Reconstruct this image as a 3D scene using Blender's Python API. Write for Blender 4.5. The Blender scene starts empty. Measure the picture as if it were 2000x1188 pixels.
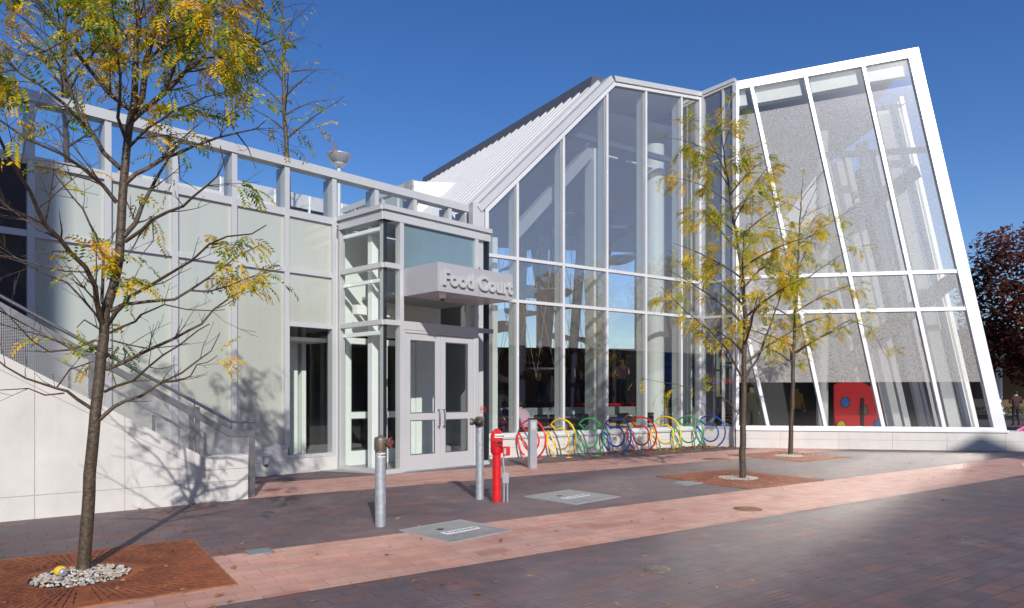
import bpy, bmesh, math, random
from mathutils import Vector, Matrix, noise
R = math.radians
scene = bpy.context.scene
COL = scene.collection
FPX, CX, HV, EYE = 1333.3, 1000.0, 770.0, 1.6      # lens in picture units, used to place things on the ground
D = Vector((.828, .561, 0)); N = Vector((-.561, .828, 0))   # paving directions

def G(u, v, z=0.0):
    Y = FPX*(EYE-z)/(v-HV); return Vector(((u-CX)/FPX*Y, Y, z))
def P(u, v, Y):
    return Vector(((u-CX)/FPX*Y, Y, EYE-(v-HV)/FPX*Y))

class Frame:
    """vertical facade plane: origin, direction along, outward normal"""
    def __init__(s, p, d):
        s.p = Vector((p[0], p[1], 0)); s.d = Vector((d[0], d[1], 0)).normalized()
        s.n = Vector((s.d.y, -s.d.x, 0))
    def at(s, t, z, o=0.0): return s.p + s.d*t + s.n*o + Vector((0, 0, z))
    def hit(s, u, v, o=0.0):
        k = (u-CX)/FPX; q = s.p + s.n*o
        Y = (q.dot(s.n))/(k*s.n.x+s.n.y)
        w = Vector((k*Y, Y, 0))-q
        return w.dot(s.d), EYE-(v-HV)/FPX*Y

class MB:
    def __init__(s): s.v = []; s.f = []; s.mi = []; s.sm = []
    def add(s, vs, fs, m=0, smooth=False):
        b = len(s.v); s.v += [tuple(x) for x in vs]
        for f in fs: s.f.append(tuple(i+b for i in f)); s.mi.append(m); s.sm.append(smooth)
        return s
    def prism(s, pts, off, m=0):
        n = len(pts); off = Vector(off); a = [Vector(p) for p in pts]; b = [p+off for p in a]
        nrm = Vector((0, 0, 0))
        for i in range(n): nrm += a[i].cross(a[(i+1) % n])
        if nrm.dot(off) > 0: a.reverse(); b.reverse()
        fs = [tuple(range(n)), tuple(range(2*n-1, n-1, -1))]
        fs += [(i, n+i, n+(i+1) % n, (i+1) % n) for i in range(n)]
        return s.add(a+b, [tuple(reversed(f)) for f in fs] if False else fs, m)
    def fbox(s, F, t0, t1, z0, z1, o0, o1, m=0):
        return s.prism([F.at(t0, z0, o0), F.at(t1, z0, o0), F.at(t1, z1, o0), F.at(t0, z1, o0)], F.n*(o1-o0), m)
    def fpoly(s, F, tz, o0, o1, m=0):
        return s.prism([F.at(t, z, o0) for t, z in tz], F.n*(o1-o0), m)
    def box(s, c, size, rz=0.0, m=0, bev=0.0):
        hx, hy, hz = [x/2 for x in size]; M = Matrix.Rotation(rz, 3, 'Z'); c = Vector(c)
        if bev <= 0:
            pts = [c+M@Vector(p) for p in ((-hx, -hy, -hz), (hx, -hy, -hz), (hx, hy, -hz), (-hx, hy, -hz))]
            return s.prism(pts, (0, 0, 2*hz), m)
        bm = bmesh.new(); bmesh.ops.create_cube(bm, size=1)
        for v in bm.verts: v.co = Vector((v.co.x*size[0], v.co.y*size[1], v.co.z*size[2]))
        bmesh.ops.bevel(bm, geom=bm.edges[:], offset=bev, segments=2, affect='EDGES')
        s.from_bm(bm, c, M, m); return s
    def from_bm(s, bm, c, M=None, m=0, smooth=False):
        M = M or Matrix.Identity(3); bm.verts.index_update(); c = Vector(c)
        s.add([c+M@v.co for v in bm.verts], [[v.index for v in f.verts] for f in bm.faces], m, smooth); bm.free()
    def tube(s, pts, rad, n=8, m=0, caps=True, closed=False):
        pts = [Vector(p) for p in pts]; k = len(pts)
        if not hasattr(rad, '__len__'): rad = [rad]*k
        tan = []
        for i in range(k):
            if closed: t = pts[(i+1) % k]-pts[i-1]
            else: t = pts[min(i+1, k-1)]-pts[max(i-1, 0)]
            tan.append(t.normalized() if t.length > 1e-9 else Vector((0, 0, 1)))
        ref = Vector((0, 0, 1)) if abs(tan[0].z) < .9 else Vector((1, 0, 0))
        a = tan[0].cross(ref).normalized(); vs = []
        for i in range(k):
            a = (a-tan[i]*a.dot(tan[i]))
            a = a.normalized() if a.length > 1e-6 else tan[i].orthogonal().normalized()
            b = tan[i].cross(a)
            for j in range(n):
                th = 2*math.pi*j/n; vs.append(pts[i]+(a*math.cos(th)+b*math.sin(th))*rad[i])
        fs = []
        for i in range(k if closed else k-1):
            i2 = (i+1) % k
            for j in range(n): fs.append((i*n+j, i*n+(j+1) % n, i2*n+(j+1) % n, i2*n+j))
        s.add(vs, fs, m, True)
        if caps and not closed:
            s.add(vs[:n], [tuple(range(n-1, -1, -1))], m); s.add(vs[-n:], [tuple(range(n))], m)
        return s
    def lathe(s, c, prof, n=24, m=0, smooth=True, arc=None):
        c = Vector(c); k = len(prof); vs = []
        for r, z in prof:
            for j in range(n):
                th = 2*math.pi*j/n; vs.append(c+Vector((r*math.cos(th), r*math.sin(th), z)))
        fs = [(i*n+j, i*n+(j+1) % n, (i+1)*n+(j+1) % n, (i+1)*n+j) for i in range(k-1) for j in range(n)]
        s.add(vs, fs, m, smooth)
        if prof[0][0] > 1e-5: s.add(vs[:n], [tuple(range(n-1, -1, -1))], m)
        if prof[-1][0] > 1e-5: s.add(vs[-n:], [tuple(range(n))], m)
        return s
    def ball(s, c, r, m=0, seg=12, sq=(1, 1, 1)):
        bm = bmesh.new(); bmesh.ops.create_uvsphere(bm, u_segments=seg, v_segments=max(6, seg*2//3), radius=r)
        for v in bm.verts: v.co = Vector((v.co.x*sq[0], v.co.y*sq[1], v.co.z*sq[2]))
        s.from_bm(bm, c, None, m, True); return s
    def build(s, name, mats, parent=None, wloc=None):
        me = bpy.data.meshes.new(name); me.from_pydata(s.v, [], s.f)
        if not isinstance(mats, (list, tuple)): mats = [mats]
        for x in mats: me.materials.append(x)
        me.polygons.foreach_set('material_index', s.mi); me.polygons.foreach_set('use_smooth', s.sm)
        me.update()
        o = bpy.data.objects.new(name, me); COL.objects.link(o)
        if parent is not None:
            o.parent = parent
            if 'w' in parent.keys(): pass
            o.matrix_parent_inverse = Matrix.Translation(-Vector(WLOC.get(parent.name, (0, 0, 0))))
        else: WLOC[o.name] = Vector((0, 0, 0))
        return o
WLOC = {}
def tag(o, label, cat, group=None):
    o['label'] = label; o['category'] = cat
    if group: o['group'] = group
    return o
def thing(name, label, cat, loc=(0, 0, 0), group=None, local=False):
    o = bpy.data.objects.new(name, None); COL.objects.link(o); o.empty_display_size = .2
    o.location = loc; WLOC[o.name] = Vector((0, 0, 0)) if local else Vector(loc)
    return tag(o, label, cat, group)
def setting(o, kind='structure'): o['kind'] = kind; return o
def copy_tree(o, parent=None):
    c = o.copy(); COL.objects.link(c)
    if parent is not None: c.parent = parent; c.matrix_parent_inverse = o.matrix_parent_inverse.copy()
    for ch in list(o.children): copy_tree(ch, c)
    return c
def text_into(mb, body, size, M, m=0, extrude=.004, bold=0.0, bevel=0.0, align='LEFT', spacing=1.0):
    cu = bpy.data.curves.new('lettering', 'FONT'); cu.body = body; cu.size = size; cu.extrude = extrude
    cu.offset = bold; cu.bevel_depth = bevel; cu.bevel_resolution = 1; cu.align_x = align; cu.space_character = spacing
    cu.resolution_u = 4
    ob = bpy.data.objects.new('lettering', cu); COL.objects.link(ob)
    dg = bpy.context.evaluated_depsgraph_get()
    me = bpy.data.meshes.new_from_object(ob.evaluated_get(dg))
    mb.add([M@v.co for v in me.vertices], [tuple(p.vertices) for p in me.polygons], m)
    w = max(v.co.x for v in me.vertices)
    bpy.data.objects.remove(ob); bpy.data.curves.remove(cu); bpy.data.meshes.remove(me)
    return w
def basis(o, x, y):
    x = Vector(x).normalized(); y = Vector(y).normalized(); z = x.cross(y)
    M = Matrix((x, y, z)).transposed().to_4x4(); M.translation = Vector(o); return M

# ---------------------------------------------------------------- materials
class NT:
    def __init__(s, name):
        s.m = bpy.data.materials.new(name); s.m.use_nodes = True; s.nt = s.m.node_tree; s.nt.nodes.clear()
        s.out = s.nt.nodes.new('ShaderNodeOutputMaterial')
    def n(s, typ, ins=None, **kw):
        nd = s.nt.nodes.new('ShaderNode'+typ)
        for k, v in kw.items(): setattr(nd, k, v)
        for k, v in (ins or {}).items(): s.put(nd.inputs[k], v)
        return nd
    def put(s, sock, v):
        if isinstance(v, bpy.types.NodeSocket): s.nt.links.new(v, sock)
        elif isinstance(v, bpy.types.Node): s.nt.links.new(v.outputs[0], sock)
        else:
            if hasattr(sock.default_value, '__len__') and hasattr(v, '__len__') and len(v) == 3 and len(sock.default_value) == 4: v = tuple(v)+(1,)
            sock.default_value = v
    def math(s, op, a, b=0.0, c=None):
        i = {0: a, 1: b}
        if c is not None: i[2] = c
        return s.n('Math', i, operation=op).outputs[0]
    def mix(s, f, a, b, blend='MIX'):
        nd = s.n('MixRGB', {0: f, 1: a, 2: b}, blend_type=blend); return nd.outputs[0]
    def ramp(s, f, stops, const=False):
        nd = s.n('ValToRGB', {0: f}); cr = nd.color_ramp
        if const: cr.interpolation = 'CONSTANT'
        while len(cr.elements) < len(stops): cr.elements.new(.5)
        for e, (p, c) in zip(cr.elements, stops):
            e.position = p; e.color = (c if len(c) == 4 else tuple(c)+(1,))
        return nd.outputs[0]
    def noise(s, vec=None, scale=5, detail=4, rough=.5):
        i = {'Scale': scale, 'Detail': detail, 'Roughness': rough}
        if vec is not None: i['Vector'] = vec
        return s.n('TexNoise', i).outputs[0]
    def pos(s): return s.n('NewGeometry').outputs['Position']
    def bsdf(s, **ins): return s.n('BsdfPrincipled', {k.replace('_', ' '): v for k, v in ins.items()})
    def bump(s, h, strength=.3, dist=.01): return s.n('Bump', {'Height': h, 'Strength': strength, 'Distance': dist}).outputs[0]
    def done(s, sh): s.put(s.out.inputs[0], sh); return s.m

def basic(name, c, rough=.5, metal=0.0, var=.12, scale=6, bump=0.0, spec=.5, coat=0.0, bscale=60, rvar=.1, streak=0):
    t = NT(name); p = t.pos(); n1 = t.noise(p, scale, 6, .6)
    lo = tuple(x*(1-var) for x in c); hi = tuple(min(1, x*(1+var)) for x in c)
    col = t.ramp(n1, [(.3, lo), (.7, hi)])
    if streak:
        sv_ = t.n('VectorMath', {0: p, 1: (5.0, 5.0, .45)}, operation='MULTIPLY').outputs[0]
        sn_ = t.math('MULTIPLY_ADD', t.noise(sv_, 1.0, 6, .65), streak*2, 1-streak); pn_ = t.math('MULTIPLY_ADD', t.math('GREATER_THAN', t.noise(p, 55, 3, .6), .64), -.10, 1.0)
        k_ = t.math('MULTIPLY', sn_, pn_); col = t.mix(1, col, t.n('CombineXYZ', {0: k_, 1: k_, 2: k_}), 'MULTIPLY')
    ins = dict(Base_Color=col, Metallic=metal, Specular_IOR_Level=spec, Coat_Weight=coat)
    ins['Roughness'] = t.math('MULTIPLY_ADD', t.noise(p, scale*2.3, 4), rvar*2, rough-rvar)
    if bump: ins['Normal'] = t.bump(t.noise(p, bscale, 4), bump, .01)
    return t.done(t.bsdf(**ins))

def paver_mat(name, cols, w, h, mortar, rough=.5, big=(.8, 1.2), jw=.006, spec=.9, coat=0.0, marks=None):
    t = NT(name); p = t.pos()
    d = t.n('VectorMath', {0: p, 1: tuple(D)}, operation='DOT_PRODUCT').outputs['Value']
    q = t.n('VectorMath', {0: p, 1: tuple(N)}, operation='DOT_PRODUCT').outputs['Value']
    sr = t.math('DIVIDE', q, h); row = t.math('FLOOR', sr); fy = t.math('FRACT', sr)
    sh = t.n('TexWhiteNoise', {'W': row}, noise_dimensions='1D').outputs['Value']
    sh = t.math('ADD', t.math('MULTIPLY', row, .5), t.math('MULTIPLY', sh, .22))
    sc = t.math('ADD', t.math('DIVIDE', d, w), sh); colm = t.math('FLOOR', sc); fx = t.math('FRACT', sc)
    idv = t.n('CombineXYZ', {0: colm, 1: row, 2: 3.7})
    wn = t.n('TexWhiteNoise', {'Vector': idv}, noise_dimensions='3D')
    base = t.ramp(wn.outputs['Value'], cols)
    bn = t.noise(p, .35, 3); bl = t.math('MULTIPLY_ADD', bn, (big[1]-big[0])*2, big[0]-(big[1]-big[0])*.5)
    base = t.mix(1, base, t.n('CombineXYZ', {0: bl, 1: bl, 2: bl}), 'MULTIPLY')
    fn = t.math('MULTIPLY_ADD', t.noise(p, 90, 5, .7), .5, .75)
    base = t.mix(1, base, t.n('CombineXYZ', {0: fn, 1: fn, 2: fn}), 'MULTIPLY')
    # scuffs of pale dust with their own shape
    du = t.math('MULTIPLY', t.math('SUBTRACT', t.noise(p, 1.3, 8, .65), .52), 1.6); du = t.n('Clamp', {0: du, 1: 0, 2: .35})
    base = t.mix(du, base, (.22, .19, .18))
    ex = t.math('MULTIPLY', t.math('MINIMUM', fx, t.math('SUBTRACT', 1.0, fx)), w)
    ey = t.math('MULTIPLY', t.math('MINIMUM', fy, t.math('SUBTRACT', 1.0, fy)), h)
    e = t.math('MINIMUM', ex, ey)
    jj = t.math('MULTIPLY', jw, t.math('MULTIPLY_ADD', t.noise(p, 2.0, 3), 2.2, -.1))
    gum = t.n('TexVoronoi', {'Vector': p, 'Scale': 1.9}, feature='F1'); gm = t.math('MULTIPLY', t.math('LESS_THAN', gum.outputs['Distance'], .035), t.math('GREATER_THAN', t.n('SeparateColor', {0: gum.outputs['Color']}).outputs[0], .45))
    base = t.mix(t.math('MULTIPLY', gm, .6), base, (.03, .028, .028))
    joint = t.math('LESS_THAN', e, jj)
    col = t.mix(joint, base, mortar)
    mo = t.math('MULTIPLY_ADD', t.noise(p, 2.6, 6, .62), 1.0, .5); col = t.mix(1, col, t.n('CombineXYZ', {0: mo, 1: mo, 2: mo}), 'MULTIPLY')
    if marks:   # cut lettering worn to dark ticks on some of the donor pavers
        near = t.math('LESS_THAN', t.n('VectorMath', {0: p, 1: tuple(marks[0])}, operation='DISTANCE').outputs['Value'], marks[1])
        pick = t.math('GREATER_THAN', t.n('SeparateColor', {0: wn.outputs['Color']}).outputs[1], .62)
        r1 = t.math('COMPARE', fy, .36, .06); r2 = t.math('COMPARE', fy, .62, .06)
        inx = t.math('COMPARE', fx, .5, .36); tick = t.math('GREATER_THAN', t.noise(t.n('VectorMath', {0: p, 1: (1, 1, 1)}, operation='MULTIPLY').outputs[0], 85, 1), .46)
        mk = t.math('MULTIPLY', t.math('MULTIPLY', near, pick), t.math('MULTIPLY', t.math('MULTIPLY', t.math('MAXIMUM', r1, r2), inx), tick))
        col = t.mix(t.math('MULTIPLY', mk, .85), col, (.012, .010, .010))
    ht = t.math('ADD', t.math('MULTIPLY', t.math('MINIMUM', e, .012), 30), t.math('ADD', t.math('MULTIPLY', wn.outputs['Value'], .25), t.math('MULTIPLY', t.noise(p, 140, 4), .22)))
    rg = t.math('MULTIPLY_ADD', t.noise(p, 3, 5), .25, rough-.1)
    rg = t.math('ADD', rg, t.math('MULTIPLY', wn.outputs['Value'], .08))
    return t.done(t.bsdf(Base_Color=col, Roughness=rg, Specular_IOR_Level=spec, Coat_Weight=coat, Coat_Roughness=.6, Coat_IOR=1.8, Normal=t.bump(ht, .25, .006)))

def glass_mat(name, tint, refl=1.0, base=.0, rough=.0, frit=None, gcol=(.95, .97, 1), expo=5.0, f0=.04):
    t = NT(name)
    ge = t.n('NewGeometry'); ca = t.math('ABSOLUTE', t.n('VectorMath', {0: ge.outputs['Incoming'], 1: ge.outputs['Normal']}, operation='DOT_PRODUCT').outputs['Value'])
    fr = t.math('MULTIPLY_ADD', t.math('POWER', t.math('SUBTRACT', 1.0, ca), expo), 1-f0, f0)
    f = t.n('Clamp', {0: t.math('MULTIPLY_ADD', fr, refl, base)}).outputs[0]
    wob = t.bump(t.noise(t.pos(), .9, 1), .03, .02)
    gl = t.n('BsdfGlossy', {'Color': tuple(gcol)+(1,), 'Roughness': rough, 'Normal': wob})
    tr = t.n('BsdfTransparent', {'Color': tuple(tint)+(1,)})
    inner = tr.outputs[0]
    if frit: inner = frit(t, inner)
    sh = t.n('MixShader', {0: f, 1: inner, 2: gl.outputs[0]})
    return t.done(sh.outputs[0])

M = {}
M['stone'] = basic('limestone', (.60, .578, .545), .75, var=.07, scale=1.7, bump=.2, bscale=90, streak=.10)
M['stone_joint'] = basic('stone_joint', (.48, .43, .37), .9)
M['alu'] = basic('silver_painted_metal', (.52, .525, .53), .42, metal=.12, var=.04, scale=1.2)
M['alu_sunlit'] = basic('sunlit_silver_metal', (.66, .665, .67), .42, metal=.12, var=.05, scale=1.2)  # same silver metal, sun on the hall mullions put into the colour
M['alu_glare'] = basic('sun_glare_silver_metal', (.80, .81, .84), .42, metal=.25, var=.03, scale=1.2)  # same silver metal, colour raised for the sun glare on the wing frames
M['alu_grey'] = basic('grey_metal', (.42, .43, .47), .38, metal=.4, var=.05)
M['dark_metal'] = basic('dark_metal', (.025, .028, .04), .35, metal=.2)
M['charcoal'] = basic('charcoal_metal', (.09, .095, .11), .5)
M['steel'] = basic('brushed_steel', (.36, .35, .36), .33, metal=.85, var=.15, scale=9)
M['galv'] = basic('galvanised_steel', (.46, .49, .53), .5, metal=.55, var=.2, scale=22, rvar=.15)
M['bronze'] = basic('bronze', (.20, .17, .135), .5, metal=.6, var=.25, scale=25)
M['redpaint'] = basic('red_paint', (.62, .012, .018), .3, var=.15, scale=14, coat=.3)
M['white'] = basic('white_paint', (.84, .85, .83), .6, var=.04)
M['pale'] = basic('pale_green_white', (.76, .80, .76), .55, var=.04)
M['label_white'] = basic('white_label', (.82, .83, .84), .4, var=.02)
M['ink'] = basic('dark_ink', (.012, .013, .03), .5)
M['black'] = basic('black_plastic', (.012, .012, .014), .4)
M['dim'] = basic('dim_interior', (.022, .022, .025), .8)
M['greywall'] = basic('grey_wall', (.34, .34, .36), .8, var=.06)
M['ceil'] = basic('ceiling_grey', (.50, .49, .46), .8, var=.05)
M['wood'] = basic('pale_wood', (.52, .38, .23), .5, var=.12, scale=5)
M['granite'] = basic('granite', (.24, .27, .26), .35, var=.6, scale=70)
M['floor'] = basic('terrazzo_floor', (.30, .29, .28), .35, var=.12, scale=12)
M['bright_white'] = basic('bright_white_paint', (.92, .93, .91), .5, var=.03)
M['roofwhite'] = basic('white_roof_metal', (.60, .60, .60), .4, var=.04, scale=.8)
M['bluepole'] = basic('blue_tube', (.03, .16, .52), .3)
M['rack_red'] = basic('rack_red', (.72, .022, .02), .25, var=.06, coat=.15)
M['rack_yellow'] = basic('rack_yellow', (.86, .55, .015), .25, var=.06, coat=.15)
M['rack_green'] = basic('rack_green', (.03, .36, .06), .25, var=.06, coat=.15)
M['rack_blue'] = basic('rack_blue', (.01, .075, .34), .25, var=.06, coat=.15)
M['playred'] = basic('play_red', (.75, .012, .02), .4, var=.08)
M['bark'] = basic('bark', (.078, .056, .036), .55, var=.55, scale=26, bump=.9, bscale=38, rvar=.15)
M['bark_dark'] = basic('dark_bark', (.075, .055, .042), .8, var=.4, scale=14, bump=.5)
M['skin'] = basic('skin', (.50, .30, .22), .55, var=.06)
M['hair'] = basic('dark_hair', (.02, .016, .013), .6)
M['concrete'] = basic('concrete', (.40, .39, .37), .8, var=.1, scale=3)
M['covergrey'] = basic('grey_cover', (.22, .25, .23), .6, var=.18, scale=20)
M['yellow'] = basic('yellow_plastic', (.75, .47, .02), .4)
M['neon_red'] = None
M['asphalt'] = basic('asphalt', (.055, .055, .058), .85, var=.2, scale=10)
M['grass'] = basic('hedge_green', (.05, .09, .03), .8, var=.4, scale=20)

def brick_mat():
    t = NT('red_brick'); p = t.pos()
    v = t.n('CombineXYZ', {0: t.math('ADD', t.n('SeparateXYZ', {0: p}).outputs[0], t.n('SeparateXYZ', {0: p}).outputs[1]), 1: t.n('SeparateXYZ', {0: p}).outputs[2], 2: 0.0})
    b = t.n('TexBrick', {'Vector': v, 'Color1': (.30, .095, .06, 1), 'Color2': (.22, .07, .05, 1), 'Mortar': (.35, .30, .26, 1), 'Scale': 4.0})
    return t.done(t.bsdf(Base_Color=b.outputs[0], Roughness=.85))
M['brick'] = brick_mat()

def frosted_mat(name, c, rough=.16):
    t = NT(name); p = t.pos()
    st = t.n('VectorMath', {0: p, 1: (7.0, 7.0, .35)}, operation='MULTIPLY').outputs[0]
    n1 = t.math('ADD', t.math('MULTIPLY', t.noise(p, .5, 4), .65), t.math('MULTIPLY', t.noise(st, 1.0, 5, .6), .35)); col = t.ramp(n1, [(.3, tuple(x*.90 for x in c)), (.7, tuple(min(1, x*1.07) for x in c))])
    return t.done(t.bsdf(Base_Color=col, Roughness=.55, Specular_IOR_Level=.3, Coat_Weight=1.0, Coat_IOR=1.85, Coat_Roughness=rough, Coat_Normal=t.bump(t.noise(p, .8, 1), .03, .02)))
M['frosted'] = frosted_mat('frosted_glass_panel', (.452, .476, .415), .06)
M['frosted_blue'] = frosted_mat('blue_grey_glass_panel', (.16, .235, .265), .08)
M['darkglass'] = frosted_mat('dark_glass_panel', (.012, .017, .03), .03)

def frit_soft(t, inner):
    z = t.n('SeparateXYZ', {0: t.pos()}).outputs[2]
    f = t.math('MULTIPLY', t.math('GREATER_THAN', z, 2.85), .17)
    df = t.n('BsdfDiffuse', {'Color': (.60, .595, .57, 1)})
    return t.n('MixShader', {0: f, 1: inner, 2: df.outputs[0]}).outputs[0]
FRIT_TOP = {}
def frit_dots(t, inner):
    p = t.pos(); z = t.n('SeparateXYZ', {0: p}).outputs[2]
    ax, az0, sl = FRIT_TOP['ax'], FRIT_TOP['z0'], FRIT_TOP['sl']
    al = t.n('VectorMath', {0: t.n('VectorMath', {0: p, 1: tuple(ax[0])}, operation='SUBTRACT').outputs[0], 1: tuple(ax[1])}, operation='DOT_PRODUCT').outputs['Value']
    top = t.math('MULTIPLY_ADD', al, sl, az0)
    inside = t.math('MULTIPLY', t.math('GREATER_THAN', z, 1.95), t.math('LESS_THAN', z, top))
    v2 = t.noise(p, 40, 2, .6)
    m = t.n('Clamp', {0: t.math('MULTIPLY_ADD', t.math('SUBTRACT', v2, .5), 7.0, .5)}).outputs[0]
    f = t.math('MULTIPLY', inside, t.math('MULTIPLY_ADD', m, .23, .35))
    df = t.n('BsdfDiffuse', {'Color': (.62, .61, .58, 1)})
    return t.n('MixShader', {0: f, 1: inner, 2: df.outputs[0]}).outputs[0]
M['glass'] = glass_mat('clear_glass', (.93, .965, .945), 1.15, .0)
M['glass_hall'] = glass_mat('fritted_hall_glass', (.90, .93, .92), 2.2, .14, frit=frit_soft)

def leaf_mat(name, stops, trans=.45):
    t = NT(name); g = t.n('NewGeometry')
    r = g.outputs['Random Per Island']
    n1 = t.noise(g.outputs['Position'], 2.6, 2)
    f = t.n('Clamp', {0: t.math('ADD', t.math('MULTIPLY', r, .35), t.math('MULTIPLY_ADD', n1, 1.9, -.62))}).outputs[0]
    col = t.ramp(f, stops)
    df = t.n('BsdfPrincipled', {'Base Color': col, 'Roughness': .5, 'Specular IOR Level': .3})
    tl = t.n('BsdfTranslucent', {'Color': col})
    return t.done(t.n('MixShader', {0: trans, 1: df.outputs[0], 2: tl.outputs[0]}).outputs[0])
LOC = [(.0, (.06, .14, .008)), (.34, (.17, .28, .012)), (.52, (.55, .48, .015)), (.68, (.88, .56, .02)), (1, (.76, .34, .03))]
M['locust'] = leaf_mat('autumn_locust_leaves', LOC)
M['locust_far'] = leaf_mat('autumn_locust_leaves_on_plaza', [(.0, (.10, .19, .01)), (.3, (.32, .36, .015)), (.5, (.60, .50, .02)), (.75, (.86, .56, .025)), (1, (.72, .34, .03))])
M['maple'] = leaf_mat('red_maple_leaves', [(0, (.025, .022, .010)), (.4, (.075, .024, .012)), (.7, (.17, .036, .018)), (1, (.22, .08, .02))], .3)
M['golden'] = leaf_mat('golden_leaves', [(0, (.10, .12, .01)), (.4, (.40, .26, .02)), (1, (.45, .12, .03))], .35)
M['litter'] = leaf_mat('fallen_leaf', [(0, (.10, .04, .015)), (.4, (.26, .11, .035)), (.7, (.42, .24, .10)), (1, (.60, .36, .04))], .15)

def grate_mat():
    t = NT('rusted_iron'); tc = t.n('TexCoord').outputs['Object']
    n1 = t.noise(tc, 3.5, 8, .65); n2 = t.noise(tc, 28, 5, .7)
    f = t.math('ADD', t.math('MULTIPLY', n1, .75), t.math('MULTIPLY', n2, .3))
    col = t.ramp(f, [(.3, (.075, .022, .012)), (.5, (.25, .066, .022)), (.68, (.40, .125, .034)), (.85, (.30, .10, .04))])
    s = t.n('SeparateXYZ', {0: tc}); x, y = s.outputs[0], s.outputs[1]
    r = t.math('SQRT', t.math('ADD', t.math('MULTIPLY', x, x), t.math('MULTIPLY', y, y)))
    th = t.math('ARCTAN2', y, x)
    ring = t.math('MULTIPLY', r, 7.5)
    rings = t.math('FRACT', t.math('ADD', ring, t.math('MULTIPLY', t.math('FRACT', t.math('MULTIPLY', t.math('FLOOR', t.math('MULTIPLY', th, 16)), .5)), 1.0)))
    wid = t.math('DIVIDE', .0085, t.math('MULTIPLY', r, .0625*2))
    sl = t.math('LESS_THAN', t.math('ABSOLUTE', t.math('SUBTRACT', t.math('FRACT', t.math('MULTIPLY', th, 16)), .5)), wid)
    sl = t.math('MULTIPLY', sl, t.math('LESS_THAN', rings, .78))
    edge = t.math('LESS_THAN', t.math('MAXIMUM', t.math('ABSOLUTE', x), t.math('ABSOLUTE', y)), 1.0)
    nx = t.math('GREATER_THAN', t.math('ABSOLUTE', x), .05); ny = t.math('GREATER_THAN', t.math('ABSOLUTE', y), .05)
    sl = t.math('MULTIPLY', t.math('MULTIPLY', sl, edge), t.math('MULTIPLY', nx, ny))
    sl = t.math('MULTIPLY', sl, t.math('GREATER_THAN', r, .47))
    b = t.bsdf(Base_Color=col, Roughness=.7, Metallic=.15, Normal=t.bump(n2, .3, .006))
    return t.done(t.n('MixShader', {0: sl, 1: b.outputs[0], 2: t.n('BsdfTransparent').outputs[0]}).outputs[0])
M['grate'] = grate_mat()
M['pit'] = basic('grate_pit_soil', (.02, .013, .01), .95)

def plate_mat():
    t = NT('diamond_plate'); tc = t.n('TexCoord').outputs['Object']
    ch = t.n('TexChecker', {'Vector': tc, 'Scale': 44.0}).outputs['Fac']
    n1 = t.noise(tc, 5, 6)
    col = t.mix(t.math('MULTIPLY', ch, .55), t.ramp(n1, [(.3, (.20, .205, .19)), (.7, (.34, .34, .31))]), (.50, .50, .47))
    return t.done(t.bsdf(Base_Color=col, Roughness=.5, Metallic=.35, Normal=t.bump(ch, .5, .004)))
M['plate'] = plate_mat()

def mesh_mat():
    t = NT('woven_wire'); tc = t.n('TexCoord').outputs['Object']; s = t.n('SeparateXYZ', {0: tc})
    a = t.math('ADD', t.math('MULTIPLY', s.outputs[0], .786), t.math('MULTIPLY', s.outputs[1], .618))
    ga = t.math('LESS_THAN', t.math('FRACT', t.math('MULTIPLY', a, 52)), .26)
    gz = t.math('LESS_THAN', t.math('FRACT', t.math('MULTIPLY', s.outputs[2], 52)), .26)
    w = t.math('MAXIMUM', ga, gz)
    b = t.bsdf(Base_Color=(.50, .49, .50), Roughness=.4, Metallic=.7)
    return t.done(t.n('MixShader', {0: w, 1: t.n('BsdfTransparent').outputs[0], 2: b.outputs[0]}).outputs[0])
M['wire'] = mesh_mat()
def emis(name, c, st):
    t = NT(name); return t.done(t.n('Emission', {'Color': tuple(c)+(1,), 'Strength': st}).outputs[0])
M['neon_red'] = emis('red_neon', (1, .03, .04), .18)
M['neon_blue'] = emis('blue_neon', (.05, .2, 1), .2)
M['tubelight'] = emis('fluorescent_tube', (1, .98, .92), 1.3)
M['shirt_pink'] = basic('pink_striped_shirt', (.52, .32, .35), .8)
M['hoodie'] = basic('lilac_pink_fleece', (.60, .42, .50), .9)
M['jeans'] = basic('blue_jeans', (.04, .07, .13), .85)
M['navy'] = basic('navy_cloth', (.02, .025, .05), .9)
M['brownshirt'] = basic('brown_shirt', (.045, .018, .016), .85)
M['blacktrouser'] = basic('black_trousers', (.012, .012, .015), .85)
M['pinkcoat'] = basic('hot_pink_coat', (.75, .10, .32), .85)
M['olive'] = basic('olive_jacket', (.12, .13, .08), .9)
M['mustard'] = basic('mustard_jacket', (.50, .26, .03), .9)
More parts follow.
